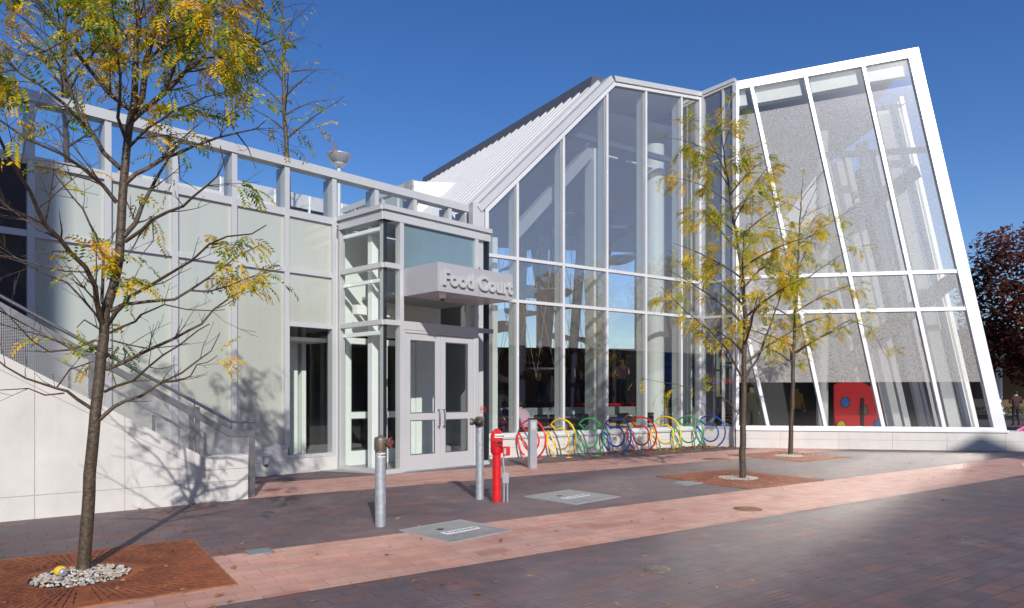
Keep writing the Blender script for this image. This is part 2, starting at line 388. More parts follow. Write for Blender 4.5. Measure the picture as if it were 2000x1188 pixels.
# ---------------------------------------------------------------- facade helpers
def clip(poly, a, b, c):
    """keep a*t+b*z<=c"""
    out = []
    for i in range(len(poly)):
        p, q = poly[i], poly[(i+1) % len(poly)]
        dp, dq = a*p[0]+b*p[1]-c, a*q[0]+b*q[1]-c
        if dp <= 1e-9: out.append(p)
        if (dp < -1e-9 and dq > 1e-9) or (dp > 1e-9 and dq < -1e-9):
            s = dp/(dp-dq); out.append((p[0]+(q[0]-p[0])*s, p[1]+(q[1]-p[1])*s))
    return out
def inset(poly, w):
    n = len(poly); res = []
    area = sum(poly[i][0]*poly[(i+1) % n][1]-poly[(i+1) % n][0]*poly[i][1] for i in range(n))
    sg = 1 if area > 0 else -1
    if not hasattr(w, '__len__'): w = [w]*n
    lines = []
    for i in range(n):
        p, q = poly[i], poly[(i+1) % n]; dx, dz = q[0]-p[0], q[1]-p[1]; l = math.hypot(dx, dz)
        nx, nz = -dz/l*sg, dx/l*sg
        lines.append((nx, nz, nx*p[0]+nz*p[1]+w[i]))
    for i in range(n):
        a1, b1, c1 = lines[i-1]; a2, b2, c2 = lines[i]; dt = a1*b2-a2*b1
        res.append(((c1*b2-c2*b1)/dt, (a1*c2-a2*c1)/dt))
    return res
def pane(F, poly, mat, root, name='window_pane', o=0.0):
    if len(poly) < 3: return None
    ar = abs(sum(poly[i][0]*poly[(i+1) % len(poly)][1]-poly[(i+1) % len(poly)][0]*poly[i][1] for i in range(len(poly))))/2
    if ar < .02: return None
    mb = MB(); mb.add([F.at(t, z, o) for t, z in poly], [tuple(range(len(poly)))])
    return mb.build(name, mat, root)
def facade(F, region, bw, mulls, rails, mw, rw, root, glass, frame, fin=0.0, fin_mat=None, skip=()):
    """region polygon (t,z); mulls [(t at z=0, dt/dz)], rails [z]; builds frame, mullions, rails, panes"""
    ins = inset(region, bw); n = len(region)
    mb = MB()
    for i in range(n):
        j = (i+1) % n
        mb.fpoly(F, [region[i], region[j], ins[j], ins[i]], -.12, .07)
    mb.build('window_frame', frame, root)
    for t0, k in mulls:
        s = clip(clip(ins, 1, -k, t0+mw/2), -1, k, -(t0-mw/2))
        if len(s) >= 3:
            m = MB().fpoly(F, s, -.10, .055).build('mullion', frame, root)
            if fin:
                s = clip(clip(ins, 1, -k, t0+.03), -1, k, -(t0-.03))
                MB().fpoly(F, s, -.10-fin, -.105).build('mullion_fin', fin_mat, root)
    ml = [(-1e3, 0)]+list(mulls)+[(1e3, 0)]; rl = [-1e3]+list(rails)+[1e3]
    for z in rails:
        s = clip(clip(ins, 0, 1, z+rw/2), 0, -1, -(z-rw/2))
        if len(s) >= 3: MB().fpoly(F, s, -.085, .045).build('rail', frame, root)
    for i in range(len(ml)-1):
        for j in range(len(rl)-1):
            if (i, j) in skip: continue
            c = clip(clip(region, 1, -ml[i+1][1], ml[i+1][0]), -1, ml[i][1], -ml[i][0])
            c = clip(clip(c, 0, 1, rl[j+1]), 0, -1, -rl[j])
            g = glass(i, j) if callable(glass) else glass
            if g is not None and len(c) >= 3: pane(F, c, g, root, 'frosted_panel' if g in (M['frosted'], M['frosted_blue'], M['darkglass']) else 'window_pane')
def stonework(F, t0, t1, zs, joints, o0, o1, root, name, top=None):
    """ashlar: core with the joint colour and slabs set 6 mm proud with open joints"""
    mb = MB(); g = .005
    zt = zs[-1]
    mb.fbox(F, t0+.004, t1-.004, zs[0]-.2, zt-.004, o0, o1-.008, 1)
    ts = [t0]+[x for x in joints if t0+.05 < x < t1-.05]+[t1]
    for a, b in zip(ts, ts[1:]):
        for c, d in zip(zs, zs[1:]):
            mb.fbox(F, a+(g if a > t0 else 0), b-(g if b < t1 else 0), c+(g if c > zs[0] else -.15), d-(g if d < zt else 0), o1-.03, o1)
    mb.fbox(F, t0, t1, zt-.03, zt, o0, o1-.031)
    return mb.build(name, [M['stone'], M['stone_joint']], root)

# ---------------------------------------------------------------- ground
def sheet(name, pts, z, mat):
    mb = MB(); mb.add([(p[0], p[1], z) for p in pts], [tuple(range(len(pts)))])
    o = mb.build(name, mat); return setting(o)
dark_cols = [(0, (.080, .050, .052)), (.25, (.104, .062, .060)), (.5, (.124, .070, .066)), (.7, (.094, .068, .072)), (.85, (.142, .066, .056)), (1, (.160, .074, .056))]
pink_cols = [(0, (.47, .26, .20)), (.3, (.52, .285, .215)), (.6, (.52, .31, .245)), (.85, (.56, .295, .21)), (1, (.45, .215, .155))]
M['paver_dark'] = paver_mat('dark_clay_pavers', dark_cols, .36, .18, (.034, .025, .024), .64, jw=.005, spec=1.0, coat=.15, marks=(G(1300, 1130), 2.6))
M['paver_pink'] = paver_mat('pink_clay_pavers', pink_cols, .36, .18, (.26, .14, .10), .6, (.92, 1.08), .0036, .55)
sheet('ground', [(-400, -400), (400, -400), (400, 400), (-400, 400)], -.006, M['asphalt'])
sheet('paving', [(-45, -30), (60, -30), (60, 70), (-45, 70)], 0, M['paver_dark'])
def band(s0, s1, d0, d1):
    q = [D*d0+N*s0, D*d1+N*s0, D*d1+N*s1, D*d0+N*s1]
    return sheet('paving_band', q, .004, M['paver_pink'])
band(5.50, 7.20, -12, 26)
band(10.85, 12.62, -2.2, 24)

# ---------------------------------------------------------------- frosted panel wall (left)
FL = Frame((-3.73, 14.54), (.7, .713))
mt = [-.098-1.065*k for k in range(0, 8)]
ZP, ZM, ZS = 5.25, 4.10, .54
wall = thing('panel_building', 'low wing clad in pale green frosted glass panels with a clear glass parapet above', 'building', FL.at(-3, 0))
mb = MB()
for k in range(1, 8): pass
for k, t in enumerate(mt):
    MB().fbox(FL, t-.05, t+.05, 0.0 if k == 0 else ZS, 6.16, -.12, .07).build('mullion', M['alu'], wall)
tl = mt[-1]
MB().fbox(FL, tl-.05, mt[0]+.05, ZP-.07, ZP+.07, -.10, .055).build('rail', M['alu'], wall)
MB().fbox(FL, tl-.05, mt[0]+.05, ZM-.05, ZM+.05, -.10, .055).build('rail', M['alu'], wall)
MB().fbox(FL, tl-.05, mt[1]+.03, ZS-.04, ZS+.05, -.10, .055).build('sill', M['alu'], wall)
MB().fbox(FL, mt[1], mt[0], 2.97, 3.06, -.10, .055).build('rail', M['alu'], wall)
MB().fbox(FL, mt[1], mt[0], .30, .37, -.10, .055).build('sill', M['alu'], wall)
for k in range(7):
    a, b = mt[k+1], mt[k]
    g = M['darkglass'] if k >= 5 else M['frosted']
    pane(FL, [(a, ZM), (b, ZM), (b, ZP), (a, ZP)], g, wall, 'frosted_panel')
    z0 = 3.0 if k == 0 else ZS
    pane(FL, [(a, z0), (b, z0), (b, ZM), (a, ZM)], g, wall, 'frosted_panel')
pane(FL, [(mt[1], .34), (mt[0], .34), (mt[0], 3.0), (mt[1], 3.0)], M['glass'], wall, 'window_pane')
# parapet: posts, top rail, glass
post_t = [mt[0]+1.065*k for k in range(1, 4)]+[mt[0]+3.72]
for t in post_t:
    MB().fbox(FL, t-.05, t+.05, ZP-.2, 6.16, -.12, .07).build('parapet_post', M['alu'], wall)
MB().fbox(FL, mt[0]+.05, post_t[-1], ZP-.07, ZP+.07, -.10, .055).build('rail', M['alu'], wall)
MB().fbox(FL, tl-.3, post_t[-1]+.06, 6.16, 6.33, -.16, .10).build('top_rail', M['alu'], wall)
for t in mt[1:]+post_t+[mt[0]]:
    MB().fbox(FL, t-.05, t+.05, ZP+.075, 6.158, -.30, -.13).build('parapet_bracket', M['alu_grey'], wall)
allt = sorted(mt+post_t)
for a, b in zip(allt, allt[1:]):
    pane(FL, [(a, ZP), (b, ZP), (b, 6.16), (a, 6.16)], M['glass'], wall, 'parapet_glass')
stonework(FL, tl-.3, mt[1], [0, .26, ZS-.045], [mt[k] for k in range(2, 8)], -.35, .09, wall, 'stone_base')
stonework(FL, mt[1]+.006, mt[0]+.06, [0, .295], [], -.35, .085, wall, 'stone_base')
# room behind the last clear window
mb = MB(); mb.fbox(FL, -6.4, 4.0, -.05, .28, -3.2, -.36); mb.build('room_floor', M['floor'], wall)
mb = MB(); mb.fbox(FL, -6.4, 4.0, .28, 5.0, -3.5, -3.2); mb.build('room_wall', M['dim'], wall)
for t, w in ((-.46, .20), (-.16, .10)):
    MB().fbox(FL, t, t+w, .28, 4.9, -1.45, -1.2).build('room_column', M['pale'], wall)
MB().fbox(FL, -1.3, 0, 2.72, 2.80, -1.1, -.4).build('room_beam', M['pale'], wall)

# terrace on top of it
hall_in = Vector((-.55, .835, 0)).normalized()
q = [FL.at(-9, 0), FL.at(3.7, 0), FL.at(3.7, 0)+hall_in*24, FL.at(-9, 0)+hall_in*34]
mb = MB().prism([(p.x, p.y, 5.02) for p in [FL.at(-9, 0, -.36), FL.at(3.6, 0, -.36), FL.at(3.6, 0)+hall_in*24, FL.at(-9, 0)+hall_in*30]], (0, 0, .16))
setting(mb.build('terrace', M['concrete']))

# ---------------------------------------------------------------- stair wall, steps, railing
FS = Frame((-4.02, 10.40), (.786, .618))
sl = thing('stair_wall', 'sloping cream limestone wall beside the stairs behind the nearest tree', 'wall', FS.at(-1.5, 0))
tt, zt = FS.hit(400, 893); tb, zb = FS.hit(0, 691)
slope = (zb-zt)/(tb-tt)
zf = zt
def ztop(t): return zf if t > tt else zf+slope*(t-tt)
TL = -5.6
jt = [FS.hit(68, 900)[0], FS.hit(244, 900)[0], tt]
jt = [jt[0]-1.55*2, jt[0]-1.55]+jt
mb = MB(); g = .005
mb.fpoly(FS, [(TL, -.2), (-.004, -.2), (-.004, zf-.004), (tt, zf-.004), (TL, ztop(TL)-.004)], -.34, -.008, 1)
ts = [TL]+[x for x in jt if x > TL+.1]+[0]
for a, b in zip(ts, ts[1:]):
    a2, b2 = a+(g if a > TL else 0), b-(g if b < 0 else 0)
    mb.fbox(FS, a2, b2, -.15, .30-g, -.03, 0)
    mb.fpoly(FS, [(a2, .30+g), (b2, .30+g), (b2, ztop(b2)-.20-g), (a2, ztop(a2)-.20-g)], -.03, 0)
    mb.fpoly(FS, [(a2, ztop(a2)-.20+g), (b2, ztop(b2)-.20+g), (b2, ztop(b2)), (a2, ztop(a2))], -.345, 0.002)
mb.fbox(FS, -.06, .003, -.15, zf-.21, -.34, -.031)
mb.build('limestone_slabs', [M['stone'], M['stone_joint']], sl)
st = thing('staircase', 'flight of pale concrete steps rising behind the sloping limestone wall', 'stairs', FS.at(-1.5, 0, -1))
mb = MB()
for i in range(16):
    t = tt+.35-i*.30; mb.fbox(FS, t-.30-.001*i, t, -.1, .165*(i+1), -1.75, -.36)
mb.build('steps', M['concrete'], st)
rl = thing('stair_railing', 'brushed steel stair railing with woven wire infill along the limestone wall', 'railing', FS.at(-1.5, 0, -.17))
OR = -.17
def rh(u, v, o=OR): t, z = FS.hit(u, v, o); return FS.at(t, z, o)
def rline(p0, p1, umin=None):
    return p0+(p0-p1)*.35
a, b = rh(0, 578), rh(452, 824); c = rh(499, 824)
MB().tube([a+(a-b)*.3, b, c, ], .024, 12).build('handrail', M['steel'], rl)
def pol(uvs, o0, o1, mat, name, par, o=OR):
    tz = [FS.hit(u, v, o) for u, v in uvs]
    return MB().fpoly(FS, tz, o+o0, o+o1).build(name, mat, par)
pol([(-120, 523), (448, 839), (497, 841), (497, 852), (446, 852), (-120, 540)], -.025, .025, M['steel'], 'top_bar', rl)
# wire infill panels
def infill(uvs):
    tz = [FS.hit(u, v, OR) for u, v in uvs]
    return pane(FS, tz, M['wire'], rl, 'wire_infill', OR)
infill([(-120, 545), (180, 705), (180, 782), (-120, 632)])
infill([(186, 712), (371, 809), (371, 880), (186, 786)])
infill([(389, 820), (445, 850), (487, 850), (487, 960), (486, 960), (486, 896), (400, 896), (389, 888)])
for u0, u1, v0, v1 in ((173, 187, 702, 786), (369, 378, 800, 884), (381, 389, 795, 890), (486, 497, 845, 974)):
    pol([(u0, v0), (u1, v0), (u1, v1), (u0, v1)], -.02, .03, M['steel'], 'post', rl)
for (u, v0, v1) in ((380, 778, 800), (496, 826, 846), (180, 664, 706)):
    MB().tube([rh(u, v0), rh(u, v1)], .008, 6).build('bracket', M['steel'], rl)
OB = -1.55
r2 = thing('stair_handrail', 'lower steel handrail on short posts on the far side of the stairs', 'railing', FS.at(-1.5, 0, OB))
a, b, c = rh(86, 686, OB), rh(361, 839, OB), rh(394, 841, OB)
MB().tube([a+(a-b)*.3, b, c, c+FS.d*.05-Vector((0, 0, .05)), c+FS.d*.05-Vector((0, 0, .5))], .022, 10).build('handrail', M['steel'], r2)
for u, v0, v1 in ((136, 722, 775), (300, 810, 860)):
    MB().tube([rh(u, v0, OB), rh(u, v1, OB)-Vector((0, 0, .2))], .022, 8).build('post', M['steel'], r2)
# outlet box on the stone base
t, z = FL.hit(517, 900, .09)
ob = thing('outlet_box', 'small grey weatherproof outlet box on the limestone base by the stairs', 'outlet box', FL.at(t, z, .09))
MB().fbox(FL, t-.045, t+.055, z-.07, z+.09, .091, .17).build('housing', M['alu_grey'], ob)
MB().fbox(FL, t-.015, t+.05, z-.05, z+.06, .17, .185).build('cover', M['alu'], ob)
MB().fbox(FL, t-.01, t+.035, z-.105, z-.07, .10, .15).build('plug', M['black'], ob)

# ---------------------------------------------------------------- entrance vestibule
C0 = Vector((-2.55, 13.6, 0))
FV = Frame(C0, (.7, .713)); J = FL.at(.06, 0)
FVS = Frame((J.x, J.y), (C0-J)[:2]); LS = (C0-J).length
TV = 2.86
ve = thing('entrance_vestibule', 'projecting glazed entrance vestibule with grey double doors between frosted wall and glass hall', 'entrance', FV.at(1.4, 0, -.7))
H3, H4, H5, HT = 3.04, 4.18, 5.12, 5.22
# fascia and cap
for nm, z0, z1, ov in (('fascia', 5.08, 5.26, .07), ('roof_cap', 5.264, 5.36, .12)):
    mb = MB(); mb.fbox(FV, -ov*.6, TV+.02, z0, z1, -.2, ov); mb.build(nm, M['alu'], ve)
    mb = MB(); mb.fbox(FVS, 0.05, LS+ov*.35, z0, z1-.001, -.2, ov); mb.build(nm, M['alu'], ve)
mb = MB(); mb.prism([(p.x, p.y, 5.2) for p in (FV.at(.05, 0, -.19), FV.at(TV, 0, -.19), FV.at(TV, 0, -1.7), FV.at(0, 0, -1.4))], (0, 0, .12)); mb.build('roof', M['greywall'], ve)
# side rails and posts
for z in (H4, H3):
    MB().fbox(FVS, .05, LS-.02, z-.05, z+.05, -.08, .05).build('rail', M['alu'], ve)
    MB().fbox(FV, 0.0, .36, z-.05, z+.05, -.08, .05).build('rail', M['alu'], ve)
MB().fbox(FVS, .0, LS+.02, 0.0, .09, -.08, .055).build('sill', M['alu'], ve)
MB().fbox(FV, 0.02, .36, 0.0, .09, -.08, .055).build('sill', M['alu'], ve)
MB().fbox(FVS, 0.02, .09, 0, 5.08, -.08, .06).build('post', M['alu'], ve)
MB().fbox(FVS, LS-.15, LS-.06, .09, 5.08, -.08, -.012).build('post', M['alu'], ve)
MB().fbox(FV, .02, .075, .09, 5.08, -.09, -.012).build('corner_post', M['dark_metal'], ve)
for a, b in ((.09, H3), (H3, H4), (H4, 5.1)):
    pane(FVS, [(.08, a), (LS, a), (LS, b), (.08, b)], M['glass'], ve)
    pane(FV, [(.0, a), (.37, a), (.37, b), (.0, b)], M['glass'], ve)
for t in (.40, 2.46):
    MB().fbox(FV, t-.05, t+.045, 0, 5.08, -.10, .06).build('post', M['alu'], ve)
MB().fbox(FV, TV-.06, TV, .09, 5.08, -.1, .03).build('corner_post', M['dark_metal'], ve)
for a, b in ((.09, H3), (H3, H4), (H4, 5.1)):
    pane(FV, [(2.5, a), (TV-.05, a), (TV-.05, b), (2.5, b)], M['glass'], ve)
MB().fbox(FV, 2.505, TV+.12, H3-.05, H3+.05, -.08, .05).build('rail', M['alu_grey'], ve)
MB().fbox(FV, 2.505, TV, H4-.05, H4+.05, -.08, .05).build('rail', M['alu'], ve)
MB().fbox(FV, 2.505, TV, 0, .09, -.08, .05).build('sill', M['alu'], ve)
pane(FV, [(.44, H4), (2.42, H4), (2.42, 5.1), (.44, 5.1)], M['frosted_blue'], ve, 'frosted_panel')
MB().fbox(FV, .445, 2.412, 2.92, H3+.05, -.10, .05).build('door_header', M['alu'], ve)
pane(FV, [(.44, H3), (2.42, H3), (2.42, 3.66), (.44, 3.66)], M['glass'], ve)
# doors
MB().fbox(FV, .445, .49, 0, 2.919, -.08, .04).build('door_frame', M['alu'], ve)
MB().fbox(FV, 2.37, 2.412, 0, 2.919, -.08, .04).build('door_frame', M['alu'], ve)
MB().fbox(FV, .49, 2.37, 2.86, 2.919, -.08, .04).build('door_frame', M['alu'], ve)
MB().fbox(FV, .40, 2.46, -.02, .012, -.15, .06).build('threshold', M['alu_grey'], ve)
def door(F, t0, t1, o, root, hside, mat, ztop=2.85):
    mb = MB(); s = .14; zl, zm0, zm1, zu = .34, 1.06, 1.20, ztop-.13
    a, b = o-.03, o+.02
    mb.fbox(F, t0, t0+s, .02, ztop, a, b); mb.fbox(F, t1-s, t1, .02, ztop, a, b)
    for z0, z1 in ((.02, zl), (zm0, zm1), (zu, ztop)): mb.fbox(F, t0+s, t1-s, z0, z1, a+.001, b-.002)
    d = mb.build('door', mat, root)
    for z0, z1 in ((zl, zm0), (zm1, zu)):
        pane(F, [(t0+s, z0), (t1-s, z0), (t1-s, z1), (t0+s, z1)], M['glass'], d, 'door_glass', o-.005)
        bd = MB()
        for q0, q1, y0, y1 in ((t0+s, t0+s+.02, z0, z1), (t1-s-.02, t1-s, z0, z1), (t0+s+.02, t1-s-.02, z0, z0+.02), (t0+s+.02, t1-s-.02, z1-.02, z1)):
            bd.fbox(F, q0, q1, y0, y1, o-.004, o+.012)
        bd.build('glazing_bead', M['charcoal'], d)
    th = t1-.07 if hside > 0 else t0+.07
    MB().tube([F.at(th, .92, b), F.at(th, .92, b+.075), F.at(th, .96, b+.085), F.at(th, 1.23, b+.085), F.at(th, 1.27, b+.075), F.at(th, 1.27, b)], .0145, 10).build('handle', M['steel'], d)
    return d
door(FV, .495, 1.428, 0, ve, 1, M['alu']); door(FV, 1.432, 2.365, 0, ve, -1, M['alu'])
# inside of vestibule: back wall with an inner pair of doors, floor, ceiling beams
FVI = Frame(FV.at(0, 0, -1.75)[:2], (.7, .713))
mb = MB(); mb.fbox(FVI, -.1, .2, 0.02, 5.2, -.1, 0); mb.fbox(FVI, 2.15, 2.9, .02, 5.2, -.1, 0); mb.fbox(FVI, .2, 2.15, 2.9, 5.2, -.1, 0)
mb.build('inner_wall', M['pale'], ve)
door(FVI, .22, 1.17, -.03, ve, 1, M['pale']); door(FVI, 1.18, 2.13, -.03, ve, -1, M['pale'])
mb = MB(); mb.prism([(p.x, p.y, .003) for p in (FV.at(.03, 0, -.02), FV.at(TV, 0, -.02), FV.at(TV, 0, -1.75), FV.at(-.75, 0, -1.75))], (0, 0, .012)); mb.build('vestibule_floor', M['floor'], ve)
MB().fbox(FVS, .12, LS-.16, 2.80, 2.88, -.10, -.02).build('inner_rail', M['white'], ve)
MB().fbox(FVS, .12, LS-.16, 3.86, 3.93, -.10, -.02).build('inner_rail', M['white'], ve)
MB().fbox(FVS, .12, LS-.16, 4.90, 4.97, -.10, -.02).build('inner_rail', M['white'], ve)
MB().fbox(FVI, .1, 1.3, 3.3, 3.5, .45, .62).build('inner_beam', M['white'], ve)
MB().fbox(FV, .12, .30, .02, 5.1, -.75, -.6).build('inner_column', M['white'], ve)
MB().fbox(FV, 2.52, 2.62, .02, 5.1, -.4, -.25).build('inner_column', M['white'], ve)
MB().fbox(FV, .6, 2.85, 3.7, 3.76, -1.7, -.12).build('ceiling', M['greywall'], ve)
# no smoking mark
t, z = FV.hit(943, 800, .004); ns = MB(); rr = .075
ns.tube([FV.at(t+rr*math.cos(i*.3927), z+rr*math.sin(i*.3927), .006) for i in range(16)], .008, 4, closed=True)
ns.tube([FV.at(t-rr*.68, z+rr*.68, .006), FV.at(t+rr*.68, z-rr*.68, .006)], .007, 4)
ns.fbox(FV, t-.045, t+.03, z-.008, z+.008, .002, .005, 1); ns.fbox(FV, t-.05, t+.05, z-.19, z-.183, .002, .004, 0)
ns = ns.build('no_smoking_mark', [M['redpaint'], M['charcoal']], ve)

# ---------------------------------------------------------------- Food Court sign canopy
sg = thing('entrance_sign', 'boxy silver canopy sign with raised letters over the entrance doors', 'sign', FV.at(1.5, 3.58, .5))
S0, S1, SO, Z0, Z1 = .43, 2.485, 1.15, 3.585, 4.145
mb = MB(); mid = S0+(S1-S0)*.525
mb.fbox(FV, S0, mid-.004, Z0, Z1, .075, SO); mb.fbox(FV, mid+.004, S1, Z0, Z1, .075, SO); mb.fbox(FV, mid-.004, mid+.004, Z0+.01, Z1-.01, .075, SO-.012)
M['signgrey'] = basic('sign_silver_paint', (.45, .445, .47), .42, metal=.15, var=.03)
mb.build('canopy_box', M['signgrey'], sg)
lt = MB(); W = 2.02
w = text_into(lt, 'Food Court', .40, Matrix.Identity(4), 0, .022, .010, .004, spacing=1.0)
lt = MB(); xs = (S1-.03-(S0+.10))/w
Mx = basis(FV.at(S0+.10, Z0+.135, SO+.028), FV.d, (0, 0, 1)) @ Matrix.Diagonal((xs, 1, 1, 1))
for word in ('Food Court',):
    text_into(lt, word, .40, Mx, 0, .022, .010, .004)
lt.build('raised_lettering', M['alu'], sg)
cam = thing('security_camera', 'small white dome camera under the sign canopy', 'camera', FV.at(.75, 3.5, .75))
t = .72; MB().lathe(FV.at(t, Z0-.115, .95), [(.0, .0), (.05, .012), (.068, .05), (.07, .115)], 20).build('housing', M['white'], cam)
MB().ball(FV.at(t, Z0-.11, .95), .045, 0, 14).build('dome', M['black'], cam)
dl = thing('downlight', 'recessed round downlight in the underside of the sign canopy', 'light', FV.at(1.3, Z0, .75))
MB().lathe(FV.at(1.25, Z0-.012, .75), [(.07, .012), (.07, 0), (.05, 0), (.045, .011)], 20).build('trim_ring', M['alu'], dl)
# ---------------------------------------------------------------- glass hall
FM = Frame((.10, 17.40), (.835, .55))
ha = thing('glass_hall', 'tall glass hall with sloping gable edge, slim silver mullions and ribbed white roof', 'building', FM.at(3, 0))
TE = 6.86
reg = [(-.95, .52), (TE, .52), (TE, 10.80), (3.27, 10.36), (-.95, 6.16)]
pale_fin = M['pale']
facade(FM, reg, .10, [(.02, 0), (1.50, 0), (3.03, 0), (4.52, 0), (6.0, 0)], [3.97, 5.05], .075, .08, ha, M['glass_hall'], M['alu_sunlit'], .22, pale_fin)
stonework(FM, -1.0, TE+.1, [0, .25, .515], [.02, 1.5, 3.03, 4.52, 6.0], -.5, .06, ha, 'stone_base')
MB().fbox(FM, -.95, TE+.05, .475, .53, .062, .10).build('sill', M['alu'], ha)
IN = -FM.n
def ext(F, tz, o0, o1, mat, name, par): return MB().fpoly(F, tz, o0, o1).build(name, mat, par)
DEP = 11.6
# sloping roof: deck, ribs, ridge cap, verge trims
a0, a1 = (-1.05, 6.06), (3.27, 10.36)
sv = Vector((a1[0]-a0[0], a1[1]-a0[1])).normalized(); sn = (-sv.y, sv.x)
def off(p, q): return (p[0]+sn[0]*q, p[1]+sn[1]*q)
ext(FM, [off(a0, .0), off(a1, .0), off(a1, .14), off(a0, .14)], -DEP, -.05, M['roofwhite'], 'roof_deck', ha)
rb = MB()
for i in range(27):
    o = -.72-i*.41
    rb.fpoly(FM, [off(a0, .14), off(a1, .14), off(a1, .25), off(a0, .25)], o-.11, o)
    rb.fpoly(FM, [off(a0, .14), off(a1, .14), off(a1, .17), off(a0, .17)], o-.24, o-.19)
rb.build('roof_ribs', M['roofwhite'], ha)
ext(FM, [off(a0, .02), off(a1, .02), off(a1, .19), off(a0, .19)], -.22, .09, M['alu'], 'verge_trim', ha)
ext(FM, [off(a0, .02), off(a1, .02), off(a1, .26), off(a0, .26)], -.52, -.40, M['alu'], 'verge_trim', ha)
ext(FM, [(3.0, 10.42), (3.75, 10.50), (3.75, 10.84), (3.08, 10.76)], -DEP-.1, -.65, M['charcoal'], 'ridge_cap', ha)
ext(FM, [(3.30, 10.37), (TE+.1, 10.81), (TE+.1, 10.95), (3.24, 10.51)], -DEP, .11, M['alu'], 'flat_roof', ha)
# side wall under eaves
MB().fbox(FM, -1.12, -.96, 0, 6.1, -DEP, .02).build('side_wall', M['alu'], ha)
MB().fbox(FM, -1.30, -1.0, 4.0, 6.28, -.15, .06).build('corner_panel', M['alu'], ha)
# ---- return facade and leaning wing
K1 = FM.at(TE+.03, 0); K2 = Vector((6.72, 20.52, 0))
F1 = Frame(K1[:2], (K2-K1)[:2]); L1 = (K2-K1).length
facade(F1, [(.05, .55), (L1, .55), (L1, 10.98), (.05, 10.82)], .07, [(.72, 0)], [3.96, 5.04], .05, .07, ha, M['glass_hall'], M['alu'])
stonework(F1, .02, L1, [0, .26, .545], [], -.4, .06, ha, 'stone_base')
ext(F1, [(0, 10.82), (L1, 10.98), (L1, 11.08), (0, 10.94)], -.3, .10, M['alu'], 'flat_roof', ha)

FR = Frame(K2[:2], (.984, -.178))
lw = thing('leaning_glass_wing', 'tall glass wing with slanting bright mullions and speckled fritted panes', 'building', FR.at(3.5, 0))
def ln(u0, v0, u1, v1):
    (t0, z0), (t1, z1) = FR.hit(u0, v0), FR.hit(u1, v1); k = (t1-t0)/(z1-z0); return (t0-k*z0, k)
mls = [ln(1499.7, 832, 1440, 565), ln(1611, 830, 1467, 168), ln(1724, 832, 1572, 147), ln(1842.5, 833, 1684, 124)]
edge = ln(1963, 835, 1793, 99); ein = ln(1943.5, 832, 1777.5, 111)
tl0 = FR.hit(1434, 166); tr0 = FR.hit(1793, 99)
ZB = .57
topsl = (tr0[1]-tl0[1])/(tr0[0]-tl0[0])
FRIT_TOP.update(ax=(tuple(FR.p), tuple(FR.d)), z0=tl0[1]-.95, sl=topsl)
M['glass_frit'] = glass_mat('speckled_fritted_glass', (.95, .97, .955), 11.0, .04, .0, frit_dots, (1, .97, .92), 2.0, .0)
M['glass_frit'].node_tree.nodes['Glossy BSDF'].inputs['Roughness'].default_value = .11
eb = edge[0]+edge[1]*ZB
regR = [(0.0, ZB), (eb, ZB), (tr0[0], tr0[1]), (0.0, tl0[1]-topsl*tl0[0])]
r1 = FR.hit(1870, 527)[1]; r1b = FR.hit(1440, 546)[1]; r2a = FR.hit(1890, 602)[1]; r2b = FR.hit(1440, 613)[1]
ZR1, ZR2 = (r1+r1b)/2, (r2a+r2b)/2
print('R rails', r1, r1b, r2a, r2b, tl0, tr0, eb, edge, mls)
facade(FR, regR, [.09, .31, .18, .09], mls, [ZR2, ZR1], .10, .10, lw, M['glass_frit'], M['alu_glare'])
stonework(FR, .0, eb+8, [0, .27, .555], [1.25, 2.88, 4.32, 5.75, 7.25, 8.8, 10.3, 11.8, 13.3], -.55, .10, lw, 'stone_base')
MB().fbox(FR, 0, eb+.02, .52, .585, .102, .14).build('sill', M['alu_glare'], lw)
ext(FR, [(.03, regR[3][1]-.02), (tr0[0], tr0[1]-.02), (tr0[0]-.02, tr0[1]+.06), (.03, regR[3][1]+.06)], -12, .09, M['alu_glare'], 'roof', lw)
# wing depth: slanting far side wall of glass with its own pale fins
def slant(t, z0, z1, o0, o1, w, mat, name):
    k = edge[1]; return MB().fpoly(FR, [(t+k*z0, z0), (t+w+k*z0, z0), (t+w+k*z1, z1), (t+k*z1, z1)], o0, o1).build(name, mat, lw)
def fin(u, v, wpx, zt, o, d=.25):
    t, z = FR.hit(u, v, o); Y = FR.at(t, 0, o).y; w = wpx*Y/FPX
    slant(t-edge[1]*z, .3, zt, o-d, o, w, M['bright_white'], 'slanting_column')
for (u, w, o, zt) in ((1853, 24, -.75, 10.1), (1889, 9, -.9, 10.4), (1904, 7, -1.0, 10.6),
                      (1733, 27, -1.5, 8.9), (1768, 10, -1.7, 9.2), (1800, 10, -1.9, 9.6), (1814, 6, -2.0, 9.7),
                      (1690, 8, -2.8, 7.6), (1676, 7, -3.2, 7.2), (1662, 6, -3.6, 6.6)):
    fin(u, 830, w, zt, o)
t, z = FR.hit(1606, 700, -1.1)
MB().lathe(FR.at(t, .1, -1.1), [(.17, 0), (.17, 9.6)], 20).build('round_column', M['pale'], lw)
lb = MB()   # pale lintel boxes behind the top lights
for (uA, vA, uB, vB, uC, vC, uD, vD) in ((1437, 178, 1455, 176, 1460, 205, 1437, 209), (1474, 170, 1560, 158, 1567, 186, 1477, 202), (1580, 149, 1670, 138, 1676, 165, 1586, 182), (1690, 125, 1767, 120, 1773, 148, 1695, 161)):
    tz = [FR.hit(u, v, -.13) for u, v in ((uA, vA), (uB, vB), (uC, vC), (uD, vD))]
    MB().fpoly(FR, tz, -.40, -.13).build('lintel_box', M['bright_white'], lw)
tz = [FR.hit(u, v, -.3) for u, v in ((1440, 307), (1815, 286), (1815, 296), (1440, 318))]
